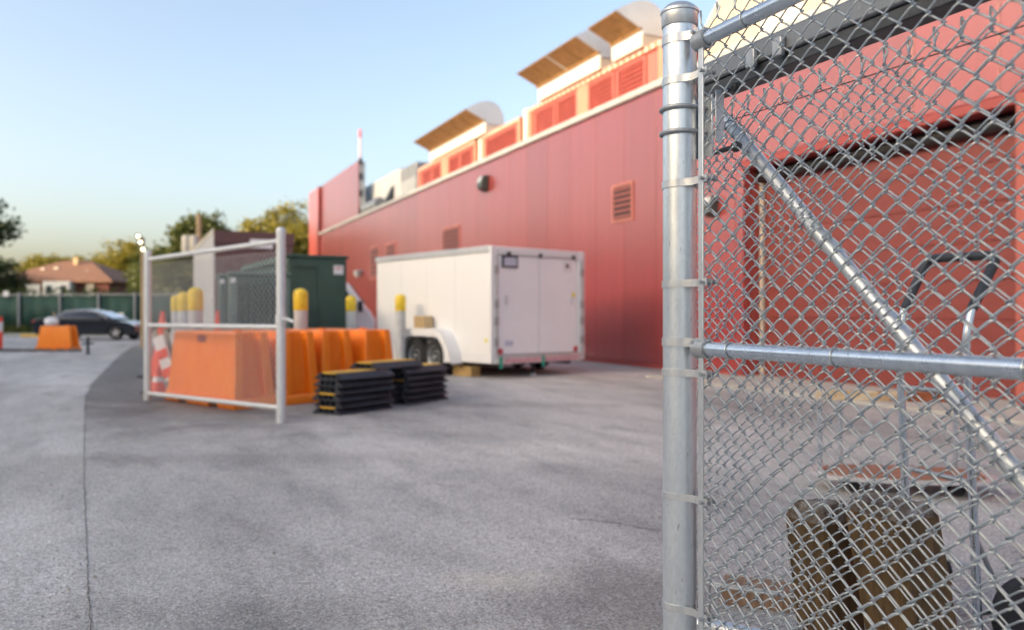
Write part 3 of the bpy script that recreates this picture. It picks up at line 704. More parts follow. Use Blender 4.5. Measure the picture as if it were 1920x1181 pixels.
# ================================================================== THINGS BEHIND THE GATE
def timber_post(px, D, size, h, rz, lean, label, name='timber_post', chamf=0.03):
    p = at(px, D)
    t = thing(name, label, 'timber', p, rz, 'cut timbers behind the gate')
    q = size/2; ca = size*0.18; L = h
    dx, dy = lean
    def ring(z, s, k=0.0):
        pts = []
        for (a, b) in ((-1,-1), (1,-1), (1,1), (-1,1)):
            pts.append((a*q*s + dx*z, b*q*s + dy*z, z + random.uniform(-k, k)))
        return pts
    def oct(z, s):
        c = 0.86*s; o = []
        for (a, b) in ((-s,-c), (-c,-s), (c,-s), (s,-c), (s,c), (c,s), (-c,s), (-s,c)): o.append((a*q+dx*z, b*q+dy*z, z))
        return o
    MB().loft([oct(0.0, 1.0), oct(L*0.35, 0.99), oct(L*0.7, 1.01), oct(L-chamf, 1.0)]).build('shaft', 'timber', t, ang=30)
    top = oct(L, 0.74); top = [(x, y, z+random.uniform(-0.008, 0.012)) for x, y, z in top]
    MB().loft([oct(L-chamf+0.0005, 0.995), top]).build('sawn_top', 'timber_end', t, ang=20)
    return t
w2l = lambda v, rz: (v.x*math.cos(-rz)-v.y*math.sin(-rz), v.x*math.sin(-rz)+v.y*math.cos(-rz))
rzA, rzB = YAW*-1+R(32), YAW*-1+R(24)
leanA = w2l(cw(-0.10, 0.02), rzA); leanB = w2l(cw(-0.16, 0.02), rzB)
timber_post(1568, 2.72, 0.165, 0.60, rzA, leanA, 'narrower brown timber post, left of two behind the chain link', chamf=0.05)
timber_post(1732, 2.52, 0.205, 0.655, rzB, leanB, 'thicker brown timber post with weathered pale top, right of two', chamf=0.035)
# plank and loose pipes on the ground
p = at(1395, 3.45)
pk = tag(MB().bx(-0.09, 0.55, -0.07, 0.07, 0.0, 0.09).build('wood_beam', 'plank_wood', bevel=0.006), 'short brown wood beam lying on the asphalt behind the post', 'beam')
pk.location = p; pk.rotation_euler = (0, 0, head(0.93, -0.36))
pp = tag(MB().tube([(0, 0, 0.11), (0.9, 0, 0.10)], 0.030, 18).build('loose_pipe', 'galv_post'), 'thick galvanized pipe end lying low beside the post foot', 'pipe')
pp.location = at(1290, 2.95); pp.rotation_euler = (0, 0, head(0.85, -0.52))
lb = thing('latch_bar', 'slotted flat steel latch bar lying on the wood beam', 'bar', at(1334, 3.02, 0.22), head(0.86, -0.42))
MB().tube([(0, 0, 0), (0.24, 0, 0), (0.255, 0.012, 0), (0.24, 0.028, 0), (0, 0.028, 0), (-0.015, 0.014, 0)], 0.006, 8, closed=True).build('loop', 'galv_dull', lb)
MB().tube([(0.25, 0.014, 0), (0.52, 0.014, -0.03)], 0.006, 8).build('rod', 'galv_dull', lb)
MB().tube([(-0.012, 0.014, -0.005), (-0.012, 0.014, -0.22)], 0.006, 8).build('prop', 'galv_dull', lb)
# hand truck
ht = thing('hand_truck', 'grey tubular hand truck with dark looped grip and black wheels', 'hand truck', at(1745, 3.1), head(0.35, -0.94))
def bend(pts, r0=0.05, n=5):
    pts = [Vector(p) for p in pts]; out = [pts[0]]
    for a, b, c in zip(pts[:-2], pts[1:-1], pts[2:]):
        d1 = (a-b).normalized(); d2 = (c-b).normalized(); s = min(r0, (a-b).length*0.45, (c-b).length*0.45)
        A = b+d1*s; C = b+d2*s
        for i in range(n+1):
            t = i/n; out.append(A*(1-t)**2 + b*2*t*(1-t) + C*t*t)
    out.append(pts[-1]); return out
hw = 0.155
for sgn in (-1, 1):
    MB().tube(bend([(sgn*hw, 0.065, 0.03), (sgn*hw, 0.0, 1.16), (sgn*hw, 0.03, 1.265)], 0.06), 0.0155, 14).build('upright', 'galv_rail', ht)
    MB().tube([(sgn*hw, 0.06, 0.13), (sgn*hw, 0.21, 0.13)], 0.011, 10).build('axle_bracket', 'galv_dull', ht)
    MB().tube([(sgn*hw, 0.21, 0.13), (sgn*hw, 0.045, 0.42)], 0.010, 10).build('stay', 'galv_dull', ht)
grip = [(-hw, 0.03, 1.265), (-hw, 0.155, 1.475), (hw, 0.165, 1.47), (hw, 0.03, 1.265)]
MB().tube(bend(grip, 0.045), 0.0185, 14).build('grip_loop', 'dark_steel', ht)
for z in (0.30, 0.62, 0.95): MB().tube([(-hw, 0.065-z*0.056, z), (hw, 0.065-z*0.056, z)], 0.010, 10).build('cross_bar', 'galv_dull', ht)
MB().bx(-hw-0.03, hw+0.03, -0.17, 0.06, 0.008, 0.018).build('toe_plate', 'galv_dull', ht, bevel=0.003)
MB().tube([(-hw-0.07, 0.21, 0.13), (hw+0.07, 0.21, 0.13)], 0.010, 10).build('axle', 'galv_dull', ht)
def small_wheel(parent, c, r, w, axis, hub='galv_light'):
    whl = MB().lathe([(r*0.55, -w/2), (r*0.9, -w/2), (r, -w*0.28), (r, w*0.28), (r*0.9, w/2), (r*0.55, w/2), (r*0.5, 0)][:-1], c, 28, axis).build('wheel', 'rubber', parent)
    MB().lathe([(0.002, -w*0.45), (r*0.2, -w*0.45), (r*0.25, -w*0.3), (r*0.52, -w*0.36), (r*0.545, -w*0.44), (r*0.545, w*0.44), (r*0.52, w*0.36), (r*0.25, w*0.3), (r*0.2, w*0.45), (0.002, w*0.45)], c, 24, axis).build('hub', hub, whl)
small_wheel(ht, (-hw-0.06, 0.21, 0.13), 0.13, 0.07, 'x'); small_wheel(ht, (hw+0.06, 0.21, 0.13), 0.13, 0.07, 'x')
# platform cart with a rusty rail
pc = thing('platform_cart', 'small platform cart with brown deck and rusty cream rail behind the hand truck', 'cart', at(1690, 5.6), head(0.985, -0.17))
def ell(a, b, z, n=28, p=0.62): return [(a*math.copysign(abs(math.cos(t))**p, math.cos(t)), b*math.copysign(abs(math.sin(t))**p, math.sin(t)), z) for t in [2*math.pi*k/n for k in range(n)]]
MB().loft([ell(0.60, 0.27, 0.105), ell(0.60, 0.27, 0.128)]).build('deck_edge', 'alu_trim', pc)
MB().loft([ell(0.52, 0.235, 0.1285), ell(0.52, 0.235, 0.139)]).build('deck_board', 'deck_brown', pc)
for x, y in ((-0.555, -0.05), (-0.36, 0.21), (0.42, 0.19)): MB().tube([(x, y, 0.129), (x, y, 0.66)], 0.0165, 12).build('rail_post', 'galv_rail', pc)
MB().bx(-0.58, 0.02, -0.065, -0.045, 0.635, 0.705).build('rail_bar', 'rusty_cream', pc, bevel=0.004)
MB().bx(0.022, 0.44, -0.065, -0.045, 0.635, 0.705).build('rail_bar', 'rust', pc, bevel=0.004)
for x, y in ((-0.34, -0.10), (0.34, -0.10), (-0.34, 0.12), (0.34, 0.12)):
    small_wheel(pc, (x, y, 0.04), 0.04, 0.03, 'y')
    MB().bx(x-0.02, x+0.02, y-0.025, y+0.025, 0.082, 0.1045).build('caster_fork', 'galv_dull', pc)

# ================================================================== LEFT FENCE PANEL
A = gp(277, 750); B = gp(527, 793)
lf = thing('fence_panel', 'galvanized chain link fence panel standing in front of the orange barriers', 'fence', A, math.atan2(B.y-A.y, B.x-A.x))
L = (B-A).length
for x, h in ((0, 2.13), (L, 2.20)):
    MB().tube([(x, 0, 0), (x, 0, h)], 0.052, 20).build('post', 'galv_light', lf)
    MB().lathe([(0.055, h-0.05), (0.057, h-0.01), (0.05, h+0.012), (0.02, h+0.026), (0.001, h+0.028)], (x, 0, 0), 20).build('post_cap', 'galv_light', lf)
for z0, z1, nm in ((2.02, 2.07, 'top_rail'), (1.075, 1.09, 'middle_rail'), (0.10, 0.17, 'bottom_rail')):
    MB().tube([(0.05, 0, z0), (L-0.05, 0, z1)], 0.030, 14).build(nm, 'galv_light', lf)
fab = MB(); p = 0.084; w = 0.047
nw = int((L-0.12)/w)
for i in range(nw):
    x = 0.06+i*w; pts = []
    for k in range(int(1.93/p*2)):
        side = (k+i) % 2
        pts.append((x + (w if side else 0), 0.002*(1 if side else -1)+0.035, 0.12+k*p/2))
    fab.tube(pts, 0.0031, 4, caps=False)
fab.build('fabric', 'galv_light', lf, smooth=False, fix=False, kind='stuff')
ltc = MB(); ltc.tube([(L+0.05, 0.0, 1.18), (L+0.14, 0.0, 1.18), (L+0.24, 0.02, 1.15)], 0.018, 10); ltc.build('fork_latch', 'galv_light', lf)
MB().tube([(L, 0, 1.13), (L, 0, 1.24)], 0.062, 20).build('latch_collar', 'galv_light', lf)
for z in (0.35, 0.75, 1.5, 1.85): MB().tube([(L, 0, z-0.012), (L, 0, z+0.012)], 0.0555, 20).build('tension_band', 'galv_light', lf)

# ================================================================== ORANGE BARRIERS
def make_barrier(L=1.9, Wd=0.56, Hh=1.0, label='', group='', mat='orange_plastic', chan=True):
    t = thing('water_barrier', label, 'barrier', group=group)
    def plan(z, l, w, notch):
        a, b = l/2, w/2; n = b*0.52
        return [(-a, -b, z), (a, -b, z), (a, -n, z), (a-notch, -n*0.85, z), (a-notch, n*0.85, z), (a, n, z), (a, b, z), (-a, b, z), (-a, n, z), (-a+notch, n*0.85, z), (-a+notch, -n*0.85, z), (-a, -n, z)]
    MB().loft([plan(0.135, L-0.06, Wd-0.05, 0.13), plan(0.40, L-0.13, Wd-0.11, 0.13), plan(Hh-0.05, L-0.24, Wd-0.17, 0.12), plan(Hh, L-0.27, Wd-0.20, 0.11)]).build('body', mat, t, bevel=0.018, seg=3)
    # skirt with fork notches
    prof = [(-L/2, 0.0)]
    for c in (-L*0.22, L*0.22): prof += [(c-0.13, 0), (c-0.11, 0.055), (c+0.11, 0.055), (c+0.13, 0)]
    prof += [(L/2, 0.0), (L/2, 0.10), (L/2-0.03, 0.14), (-L/2+0.03, 0.14), (-L/2, 0.10)]
    MB().prism(prof, -Wd/2, Wd/2, 'y').build('skirt', mat, t, bevel=0.012)
    for sgn in (-1, 1):
        for k in range(5):
            x = -L*0.32 + k*L*0.16
            M_ = MB(); y0 = Wd/2-0.055; y1 = Wd/2-0.10
            M_.loft([[(x-0.035, sgn*(y0-0.02), 0.2), (x+0.035, sgn*(y0-0.02), 0.2), (x+0.02, sgn*(y0+0.008), 0.2), (x-0.02, sgn*(y0+0.008), 0.2)],
                     [(x-0.035, sgn*(y1-0.02), Hh-0.15), (x+0.035, sgn*(y1-0.02), Hh-0.15), (x+0.02, sgn*(y1+0.002), Hh-0.15), (x-0.02, sgn*(y1+0.002), Hh-0.15)]])
            M_.build('rib', mat, t, bevel=0.006)
    MB().lathe([(0.06, Hh-0.005), (0.06, Hh+0.018), (0.045, Hh+0.028), (0.001, Hh+0.03)], (L*0.25, 0, 0), 16).build('fill_cap', mat, t)
    return t
names = ['orange plastic barrier directly behind the left chain link panel, dark red label', 'second orange plastic barrier behind the fence panel', 'third orange plastic barrier, second from the right in the row', 'rightmost orange plastic barrier of the row by the cable ramps']
b0 = None
p0 = cw(-3.50, 10.28); u = Vector((-1.58, 1.40)).normalized(); v = Vector((1.40, 1.58)).normalized()
for k in range(4):
    if k == 0: b0 = make_barrier(1.95, 0.66, 1.0, names[0], 'row of orange barriers'); o = b0
    else: o = copy_tree(b0)
    o['label'] = names[k]
    c = Vector((-3.55, 10.2)) + u*(0.975 + (0.03, 0.0, 0.05, -0.02)[k]) + v*(0.33 + 0.69*k)
    o.location = cw(c.x, c.y); o.rotation_euler = (0, 0, head(-u.x, -u.y) + R((0, 0.8, -0.6, 0.7)[k]))
# label plate on the front barrier only (its near face is local -y)
MB().bx(-0.10, 0.10, -0.268, -0.248, 0.86, 0.95).build('label_plate', 'dark_red_label', b0)
far_b = make_barrier(1.28, 0.55, 0.82, 'single orange barrier standing alone near the black sedan', '')

far_b.location = gp(110, 657); far_b.rotation_euler = (0, 0, head(0.995, -0.10))
fx = thing('warning_flag_stick', 'thin stick with white bag on top of the lone orange barrier', 'stick', gp(110, 657) + Vector((0, 0, 0.82)), head(0.995, -0.10))
MB().tube([(-0.18, 0, 0.012), (-0.17, 0, 0.46)], 0.022, 8).build('stick', 'pole_wood', fx)
MB().lathe([(0.05, 0.012), (0.19, 0.03), (0.22, 0.14), (0.17, 0.25), (0.05, 0.29), (0.001, 0.29)], (-0.24, -0.02, 0.012), 12).build('white_bag', 'sticker_white', fx)

# ================================================================== CABLE RAMPS
def make_ramp(Lr=0.92, Wr=0.50, Hr=0.085):
    t = thing('cable_ramp', 'x', 'cable ramp', group='stacked cable ramps')
    q = Wr/2; lid = 0.135
    # black body with five channels open at the ends
    prof = [(-q, 0.0), (q, 0.0), (q, 0.012), (lid+0.02, Hr-0.004), (lid, Hr-0.004), (lid, Hr-0.016), (lid-0.005, 0.02)]
    n = 3; cwid = 2*lid/n
    for k in range(n-1, -1, -1):
        a = -lid + k*cwid; b = a + cwid
        prof += [(b-0.012, 0.02), (b-0.012, 0.014), (a+0.012, 0.014), (a+0.012, 0.02)]
        if k > 0: prof += [(a+0.008, Hr-0.018), (a-0.008, Hr-0.018)]
    prof += [(-lid+0.005, 0.02), (-lid, Hr-0.016), (-lid, Hr-0.004), (-lid-0.02, Hr-0.004), (-q, 0.012)]
    MB().prism(prof, -Lr/2, Lr/2, 'x').build('body', 'ramp_rubber', t, smooth=False)
    MB().bx(-Lr/2+0.01, Lr/2-0.01, -lid+0.004, lid-0.004, Hr-0.0155, Hr+0.004).build('lid', 'ramp_yellow', t, bevel=0.004)
    for s in (-1, 1):
        for k in range(4):
            x = -Lr/2+0.14 + k*(Lr-0.28)/3
            m = MB(); sl_ = (Hr-0.016)/(q-lid-0.02)
            y0, y1 = q-0.015, lid+0.035
            m.add([(x-0.07, s*y0, 0.012+0.006), (x+0.07, s*y0, 0.012+0.006), (x+0.07, s*y1, Hr-0.012+0.002), (x-0.07, s*y1, Hr-0.012+0.002)], [(0, 1, 2, 3)])
    for k in (-1, 1):
        MB().bx(k*(Lr/2)-(0.0 if k > 0 else 0.03), k*(Lr/2)+(0.03 if k > 0 else 0.0), 0.15, 0.21, 0.001, 0.02).build('connector', 'ramp_rubber', t, smooth=False)
    return t
rp = make_ramp(); first = True
def place_ramp(X, D, z, ang, label, dark=False):
    global first
    o = rp if first else copy_tree(rp); first = False
    o['label'] = label; o.location = cw(X, D, z); o.rotation_euler = (0, 0, ang)
    for ch in COL.objects:
        if dark and ch.parent == o and ch.name.startswith('lid'):
            ch.material_slots[0].link = 'OBJECT'; ch.material_slots[0].material = MATS['ramp_rubber']
ra = head(0.62, 0.86)
near_names = ['bottom', 'second from bottom', 'third from bottom', 'third from top', 'second from top']
for k in range(6):
    z = k*0.0855; j = random.uniform(-0.02, 0.02)
    nm = ('topmost yellow-lidded cable ramp of the left stack', )[0] if k == 5 else 'black cable ramp in the left stack, %s' % near_names[k]
    place_ramp(-2.02+j, 10.22+j, z + 0.001, ra + R(random.uniform(-2, 2)), nm, k in (1, 3, 4))
for k in range(6):
    z = k*0.0855; j = random.uniform(-0.025, 0.025)
    nm = 'topmost cable ramp of the right stack nearest the trailer wheels' if k == 5 else 'black cable ramp in the right stack, %s' % near_names[k]
    place_ramp(-1.36+j, 11.30+j, z + 0.001, head(0.50, 0.87) + R(random.uniform(-3, 3)), nm, k in (0, 1, 2, 4))
place_ramp(-1.70, 10.86, 6*0.0855+0.003, ra+R(2), 'yellow-lidded cable ramp bridging the tops of both stacks')

# ================================================================== BOLLARDS
def make_bollard():
    t = thing('bollard', '', 'bollard', group='yellow-topped bollards round the transformers')
    MB().tube([(0, 0, 0), (0, 0, 1.30)], 0.108, 24).build('sleeve', 'bollard_grey', t)
    prof = [(0.112, 1.295), (0.114, 1.30), (0.114, 1.56)] + [(0.114*math.cos(R(a)), 1.56+0.09*math.sin(R(a))) for a in (20, 40, 60, 80, 89)]
    MB().lathe(prof, n=24).build('cover', 'bollard_yellow', t)
    return t
bb = make_bollard()
for k, (px, D, lab) in enumerate(((564, 12.9, 'yellow-topped bollard in front of the tall green cabinet'), (658, 18.0, 'yellow-topped bollard at the right edge of the green cabinet by the van'),
        (751, 16.7, 'yellow-topped bollard beside the white trailer side'), (367, 12.2, 'nearest and largest of three bollards seen through the left fence panel'),
        (345, 14.9, 'middle of three bollards seen through the left fence panel'), (331, 17.5, 'farthest and smallest of three bollards seen through the left fence panel'))):
    o = bb if k == 0 else copy_tree(bb)
    o['label'] = lab; o.location = at(px, D); o.rotation_euler = (0, 0, k)

# ================================================================== GREEN CABINETS
gc = thing('switchgear_cabinet', 'tall dark green switchgear cabinet with white label', 'cabinet', cw(-5.36, 19.0), head(1.26, 0.70))
MB().bx(0, 1.45, 0, 5.4, 0.12, 2.58).build('body', 'cabinet_green', gc, bevel=0.02)
MB().bx(-0.04, 1.49, -0.04, 5.44, 2.585, 2.66).build('roof', 'cabinet_green', gc, bevel=0.02)
MB().bx(-0.1, 1.55, -0.1, 5.5, 0, 0.118).build('plinth', 'kerb_concrete', gc, bevel=0.01)
MB().bx(0.04, 0.71, -0.016, -0.002, 0.2, 2.45).build('door', 'cabinet_green', gc, bevel=0.004)
d2 = MB().bx(0.735, 1.41, -0.016, -0.002, 0.2, 2.45).build('door', 'cabinet_green', gc, bevel=0.004)
MB().bx(1.12, 1.36, -0.022, -0.0175, 2.20, 2.42).build('label_plate', 'sticker_white', d2)
MB().bx(1.16, 1.32, -0.025, -0.0225, 2.33, 2.38).build('label_mark', 'reflector_pink', d2)
MB().bx(0.10, 0.70, -0.07, -0.018, 2.36, 2.40).build('lifting_rail', 'cabinet_green', gc); MB().bx(0.20, 0.72, -0.06, -0.018, 1.30, 1.36).build('handle_bar', 'cabinet_green', gc)
for k in range(4): MB().bx(-0.016, -0.002, 0.12+k*1.32, 1.36+k*1.32, 0.2, 2.45).build('side_door', 'cabinet_green', gc, bevel=0.004)
MB().bx(-0.12, -0.05, 0.6, 5.3, 2.50, 2.56).build('drip_rail', 'cabinet_green_light', gc)
def transformer(px, D, w, d, h, rz, label):
    t = thing('pad_transformer', label, 'transformer', at(px, D), rz, 'green pad transformers behind the fence panel')
    MB().bx(0, w, 0, d, 0.1, h).build('tank', 'cabinet_green', t, bevel=0.03)
    MB().bx(-0.03, w+0.03, -0.03, d+0.03, h+0.002, h+0.07).build('lid', 'cabinet_green_light', t, bevel=0.02)
    MB().bx(-0.08, w+0.08, -0.08, d+0.08, 0, 0.098).build('pad', 'kerb_concrete', t)
    for k in range(9): MB().bx(0.05+k*(w-0.1)/9, 0.05+k*(w-0.1)/9+0.03, -0.12, -0.002, 0.35, h-0.2).build('cooling_fin', 'cabinet_green', t)
    for x in (0.0, w-0.12): MB().bx(x, x+0.12, -0.135, -0.122, 0.2, h-0.05).build('corner_angle', 'cabinet_green_light', t)
    MB().bx(0.0, 0.09, -0.145, -0.136, h-0.16, h-0.07).build('warning_label', 'sticker_white', t)
rz_t = head(0.92, 0.38)
transformer(432, 16.0, 1.15, 1.2, 2.02, rz_t, 'nearer green pad transformer with fins seen through the left fence panel')
transformer(412, 17.6, 1.05, 1.2, 2.06, rz_t, 'farther green pad transformer half hidden behind the nearer one')

# ================================================================== WHITE TRAILER
TR = thing('enclosed_trailer', 'white enclosed cargo trailer with tandem wheels parked by the red wall', 'trailer', cw(-0.424, 15.06), head(-0.631, 0.776))
TL, TW, Z0, Z1 = 4.30, 2.45, 0.29, 2.50
MB().bx(0.03, TL, -TW+0.01, -0.01, Z0+0.06, Z1).build('body', 'trailer_white', TR, bevel=0.03, seg=3)
for k in range(4):
    a = 0.10 + k*1.03
    MB().bx(a, a+1.02, -0.008, 0.0, Z0+0.16, Z1-0.10).build('side_panel', 'trailer_white', TR, bevel=0.002)
MB().bx(0.0, TL+0.01, -0.02, 0.02, Z1-0.09, Z1+0.03).build('roof_trim', 'alu_trim', TR, bevel=0.012)
MB().bx(0.0, TL+0.01, -TW-0.02, -TW+0.02, Z1-0.09, Z1+0.03).build('roof_trim', 'alu_trim', TR, bevel=0.012)
MB().bx(0.0, TL+0.01, -0.02, 0.015, Z0, Z0+0.15).build('lower_trim', 'trailer_white', TR, bevel=0.01)
for y0 in (-0.17, -TW-0.01): MB().bx(-0.05, 0.10, y0, y0+0.18, Z0, Z1+0.02).build('corner_post', 'trailer_white', TR, bevel=0.02)
MB().bx(-0.05, 0.06, -TW+0.18, -0.18, Z1-0.13, Z1+0.02).build('rear_header', 'trailer_white', TR, bevel=0.012)
for a, b in ((-0.19, -1.215), (-1.235, -TW+0.19)):
    d = MB().bx(-0.025, 0.02, b, a, Z0+0.17, Z1-0.15).build('rear_door', 'trailer_door', TR, bevel=0.006)
MB().bx(-0.09, 0.04, -TW+0.12, -0.12, Z0-0.01, Z0+0.15).build('rear_bumper', 'alu_trim', TR, bevel=0.01)
MB().bx(-0.094, -0.0905, -TW+0.25, -0.3, Z0+0.01, Z0+0.085).build('reflective_strip', 'reflector_pink', TR)
for y in (-0.24, -TW+0.24): MB().lathe([(0.001, -0.05), (0.05, -0.048), (0.06, -0.03), (0.06, -0.02)], (0, y, Z0+0.23), 14, 'x').build('tail_light', 'reflector_red', TR)
for y in (-0.42, -1.22, -TW+0.33): MB().lathe([(0.001, -0.10), (0.035, -0.095), (0.04, -0.05)], (0, y, Z1-0.11), 12, 'x').build('marker_light', 'black_plastic', TR)
pl_ = MB().bx(-0.05, -0.027, -0.66, -0.27, Z1-0.38, Z1-0.14).build('license_plate', 'black_plastic', TR, bevel=0.01)
MB().bx(-0.054, -0.051, -0.62, -0.31, Z1-0.345, Z1-0.18).build('plate_face', 'plate_pale', pl_)
MB().bx(-0.0285, -0.026, -2.12, -1.86, Z1-0.42, Z1-0.20).build('sticker', 'sticker_white', TR)
MB().bx(-0.0305, -0.029, -2.02, -1.94, Z1-0.33, Z1-0.25).build('sticker', 'black_plastic', TR)
MB().bx(-0.0285, -0.026, -2.20, -2.11, 1.58, 1.67).build('sticker', 'sticker_yellow', TR)
MB().bx(-0.0285, -0.026, -0.55, -0.35, 0.62, 0.72).build('sticker', 'plate_pale', TR)
for y in (-0.36, -TW+0.36): MB().bx(-0.06, -0.027, y-0.02, y+0.02, 1.42, 1.60).build('door_handle', 'alu_trim', TR, bevel=0.008)
for y in (-0.115, -TW+0.09):
    for z in (0.62, 1.02, 1.35, 2.0): MB().bx(-0.085, -0.052, y-0.04, y+0.04, z, z+0.16).build('hinge', 'galv_dull', TR, bevel=0.006)
    MB().tube([(-0.075, y, Z0+0.1), (-0.075, y, Z1-0.15)], 0.014, 8).build('cam_bar', 'galv_dull', TR)
MB().bx(0.05, 0.12, 0.002, 0.03, 0.70, 0.76).build('side_marker', 'sticker_yellow', TR)
# wheels
for x in (1.55, 2.29):
    w = MB().lathe([(0.21, -0.11), (0.33, -0.11), (0.362, -0.07), (0.366, 0), (0.362, 0.07), (0.33, 0.11), (0.22, 0.11), (0.21, 0.05)], (x, 0.13, 0.366), 32, 'y').build('wheel', 'rubber', TR)
    MB().lathe([(0.001, 0.06), (0.035, 0.06), (0.045, 0.045), (0.07, 0.04), (0.13, 0.055), (0.19, 0.03), (0.208, 0.10), (0.218, 0.105), (0.205, -0.1), (0.001, -0.1)], (x, 0.13, 0.366), 28, 'y').build('rim', 'rim_steel', w)
    MB().lathe([(0.001, 0.10), (0.035, 0.095), (0.045, 0.062)], (x, 0.13, 0.366), 16, 'y').build('hub_cap', 'rim_steel', w)
outer = [(x-0.40, z) for x, z in [(1.28, 0.28), (1.33, 0.46), (1.46, 0.70), (1.62, 0.86), (1.80, 0.94), (2.85, 0.94), (3.10, 0.86), (3.30, 0.68), (3.50, 0.42), (3.60, 0.24)]]
inner = arc(2.29, 0.366, 0.42, -12, 82, 8) + arc(1.55, 0.366, 0.42, 98, 192, 8)
fd = MB(); fd.prism([outer[0]] + outer[1:] + inner, 0.255, 0.275, 'y'); fd.build('fender_skirt', 'trailer_white', TR, smooth=False)
fs = MB()
fs.loft([[(x, 0.0, z), (x, 0.27, z), (x, 0.27, z-0.02), (x, 0.0, z-0.02)] for x, z in outer]); fs.build('fender_top', 'trailer_white', TR, ang=50)
for y in (-0.3, -TW+0.3): MB().bx(0.1, 4.2, y-0.05, y+0.05, Z0-0.08, Z0+0.058).build('frame_rail', 'black_plastic', TR)
for x in (1.55, 2.29): MB().tube([(x, 0.05, 0.366), (x, -TW-0.1, 0.366)], 0.04, 10).build('axle', 'black_plastic', TR)
for x in (1.55, 2.29): MB().lathe([(0.21, -0.11), (0.33, -0.11), (0.366, 0), (0.33, 0.11), (0.21, 0.11)], (x, -TW-0.13, 0.366), 24, 'y').build('wheel', 'rubber', TR)
MB().tube([(0.25, -1.30, Z0), (0.25, -1.30, 0.04)], 0.035, 10).build('stabilizer_jack', 'black_plastic', TR)
MB().lathe([(0.001, 0.0), (0.09, 0.002), (0.08, 0.03), (0.03, 0.06), (0.001, 0.06)], (0.25, -1.30, 0), 14).build('jack_foot', 'alu_trim', TR)
for y in (-0.20, -1.27): MB().bx(-0.10, -0.094, y-0.035, y+0.035, 0.20, 0.42).build('tie_strap', 'strap_green', TR)
MB().bx(TL+0.01, TL+1.2, -TW/2-0.05, -TW/2+0.05, 0.36, 0.46).build('tongue', 'black_plastic', TR)
MB().tube([(TL+1.1, -TW/2, 0.02), (TL+1.1, -TW/2, 0.75)], 0.035, 10).build('tongue_jack', 'black_plastic', TR)
def t2w(x, y, z): return TR.matrix_basis @ Vector((x, y, z))
TR.matrix_basis  # location/rotation set above
wb = tag(MB().bx(-0.20, 0.20, -0.10, 0.10, 0, 0.25).build('wood_crate', 'tan_wood', bevel=0.01), 'tan wooden crate resting on the trailer fender', 'crate')
for k in range(3): MB().bx(-0.21+k*0.17, -0.14+k*0.17, 0.1005, 0.115, 0.0, 0.255).build('batten', 'tan_wood', wb)
Mt = Matrix.Translation(TR.location) @ Matrix.Rotation(TR.rotation_euler.z, 4, 'Z')
wb.location = Mt @ Vector((2.06, 0.145, 0.942)); wb.rotation_euler = (0, 0, TR.rotation_euler.z)
blk = thing('wood_cribbing', 'stack of tan wood blocks on the ground under the trailer', 'blocks', Mt @ Vector((0.95, -0.15, 0)), TR.rotation_euler.z)
for k in range(2): MB().bx(-0.30, 0.30, -0.12, 0.12, 0.001+k*0.10, 0.098+k*0.10).build('block', 'yellow_wood', blk, bevel=0.006)

# ================================================================== WHITE VAN
vn = thing('white_van', 'white van with sloping windscreen, nose showing past the green cabinet', 'van', at(652, 25.5), head(0.985, 0.17))
prof = [(-3.0, 0.45), (-3.0, 2.45), (-2.85, 2.62), (-0.9, 2.62), (-0.35, 2.50), (0.10, 2.12), (0.55, 1.50), (0.74, 1.28), (0.86, 1.02), (0.88, 0.5), (0.75, 0.38)]
prof = prof + arc(0.22, 0.38, 0.40, 0, 180, 8) + arc(-2.2, 0.38, 0.40, 0, 180, 8) + [(-2.9, 0.38)]
MB().prism(prof, -0.98, 0.98, 'y').build('body', 'van_white', vn, bevel=0.07, seg=3)
MB().add([(0.10, -0.80, 2.125), (0.10, 0.80, 2.125), (0.53, 0.84, 1.535), (0.53, -0.84, 1.535), (0.13, -0.80, 2.14), (0.13, 0.80, 2.14), (0.56, 0.84, 1.55), (0.56, -0.84, 1.55)], [(0,3,2,1), (4,5,6,7), (0,1,5,4), (1,2,6,5), (2,3,7,6), (3,0,4,7)]).build('windscreen', 'car_glass', vn, smooth=False)
for s in (-1, 1):
    MB().prism([(-1.05, 1.45), (0.32, 1.45), (-0.02, 1.98), (-0.35, 2.22), (-1.05, 2.22)], s*0.982, s*0.99, 'y').build('side_window', 'car_glass', vn, smooth=False)
    MB().bx(0.34, 0.48, min(s*1.0, s*1.2), max(s*1.0, s*1.2), 1.30, 1.62).build('mirror', 'black_plastic', vn, bevel=0.03)
    MB().bx(0.74, 0.885, min(s*0.62, s*0.93), max(s*0.62, s*0.93), 0.85, 1.10).build('headlight', 'head_lamp_and_glare', vn, bevel=0.03)
    for x in (0.22, -2.2):
        w = MB().lathe([(0.20, -0.11), (0.31, -0.11), (0.345, -0.06), (0.345, 0.06), (0.31, 0.11), (0.20, 0.11)], (x, s*0.86, 0.345), 26, 'y').build('wheel', 'rubber', vn)
        MB().lathe([(0.001, -0.09), (0.19, -0.08), (0.2, 0.08), (0.001, 0.09)], (x, s*0.86, 0.345), 22, 'y').build('rim', 'rim_steel', w)
MB().bx(0.78, 0.94, -0.95, 0.95, 0.38, 0.68).build('bumper', 'black_plastic', vn, bevel=0.04)
MB().bx(0.83, 0.892, -0.55, 0.55, 0.78, 0.98).build('grille', 'black_plastic', vn, bevel=0.01)

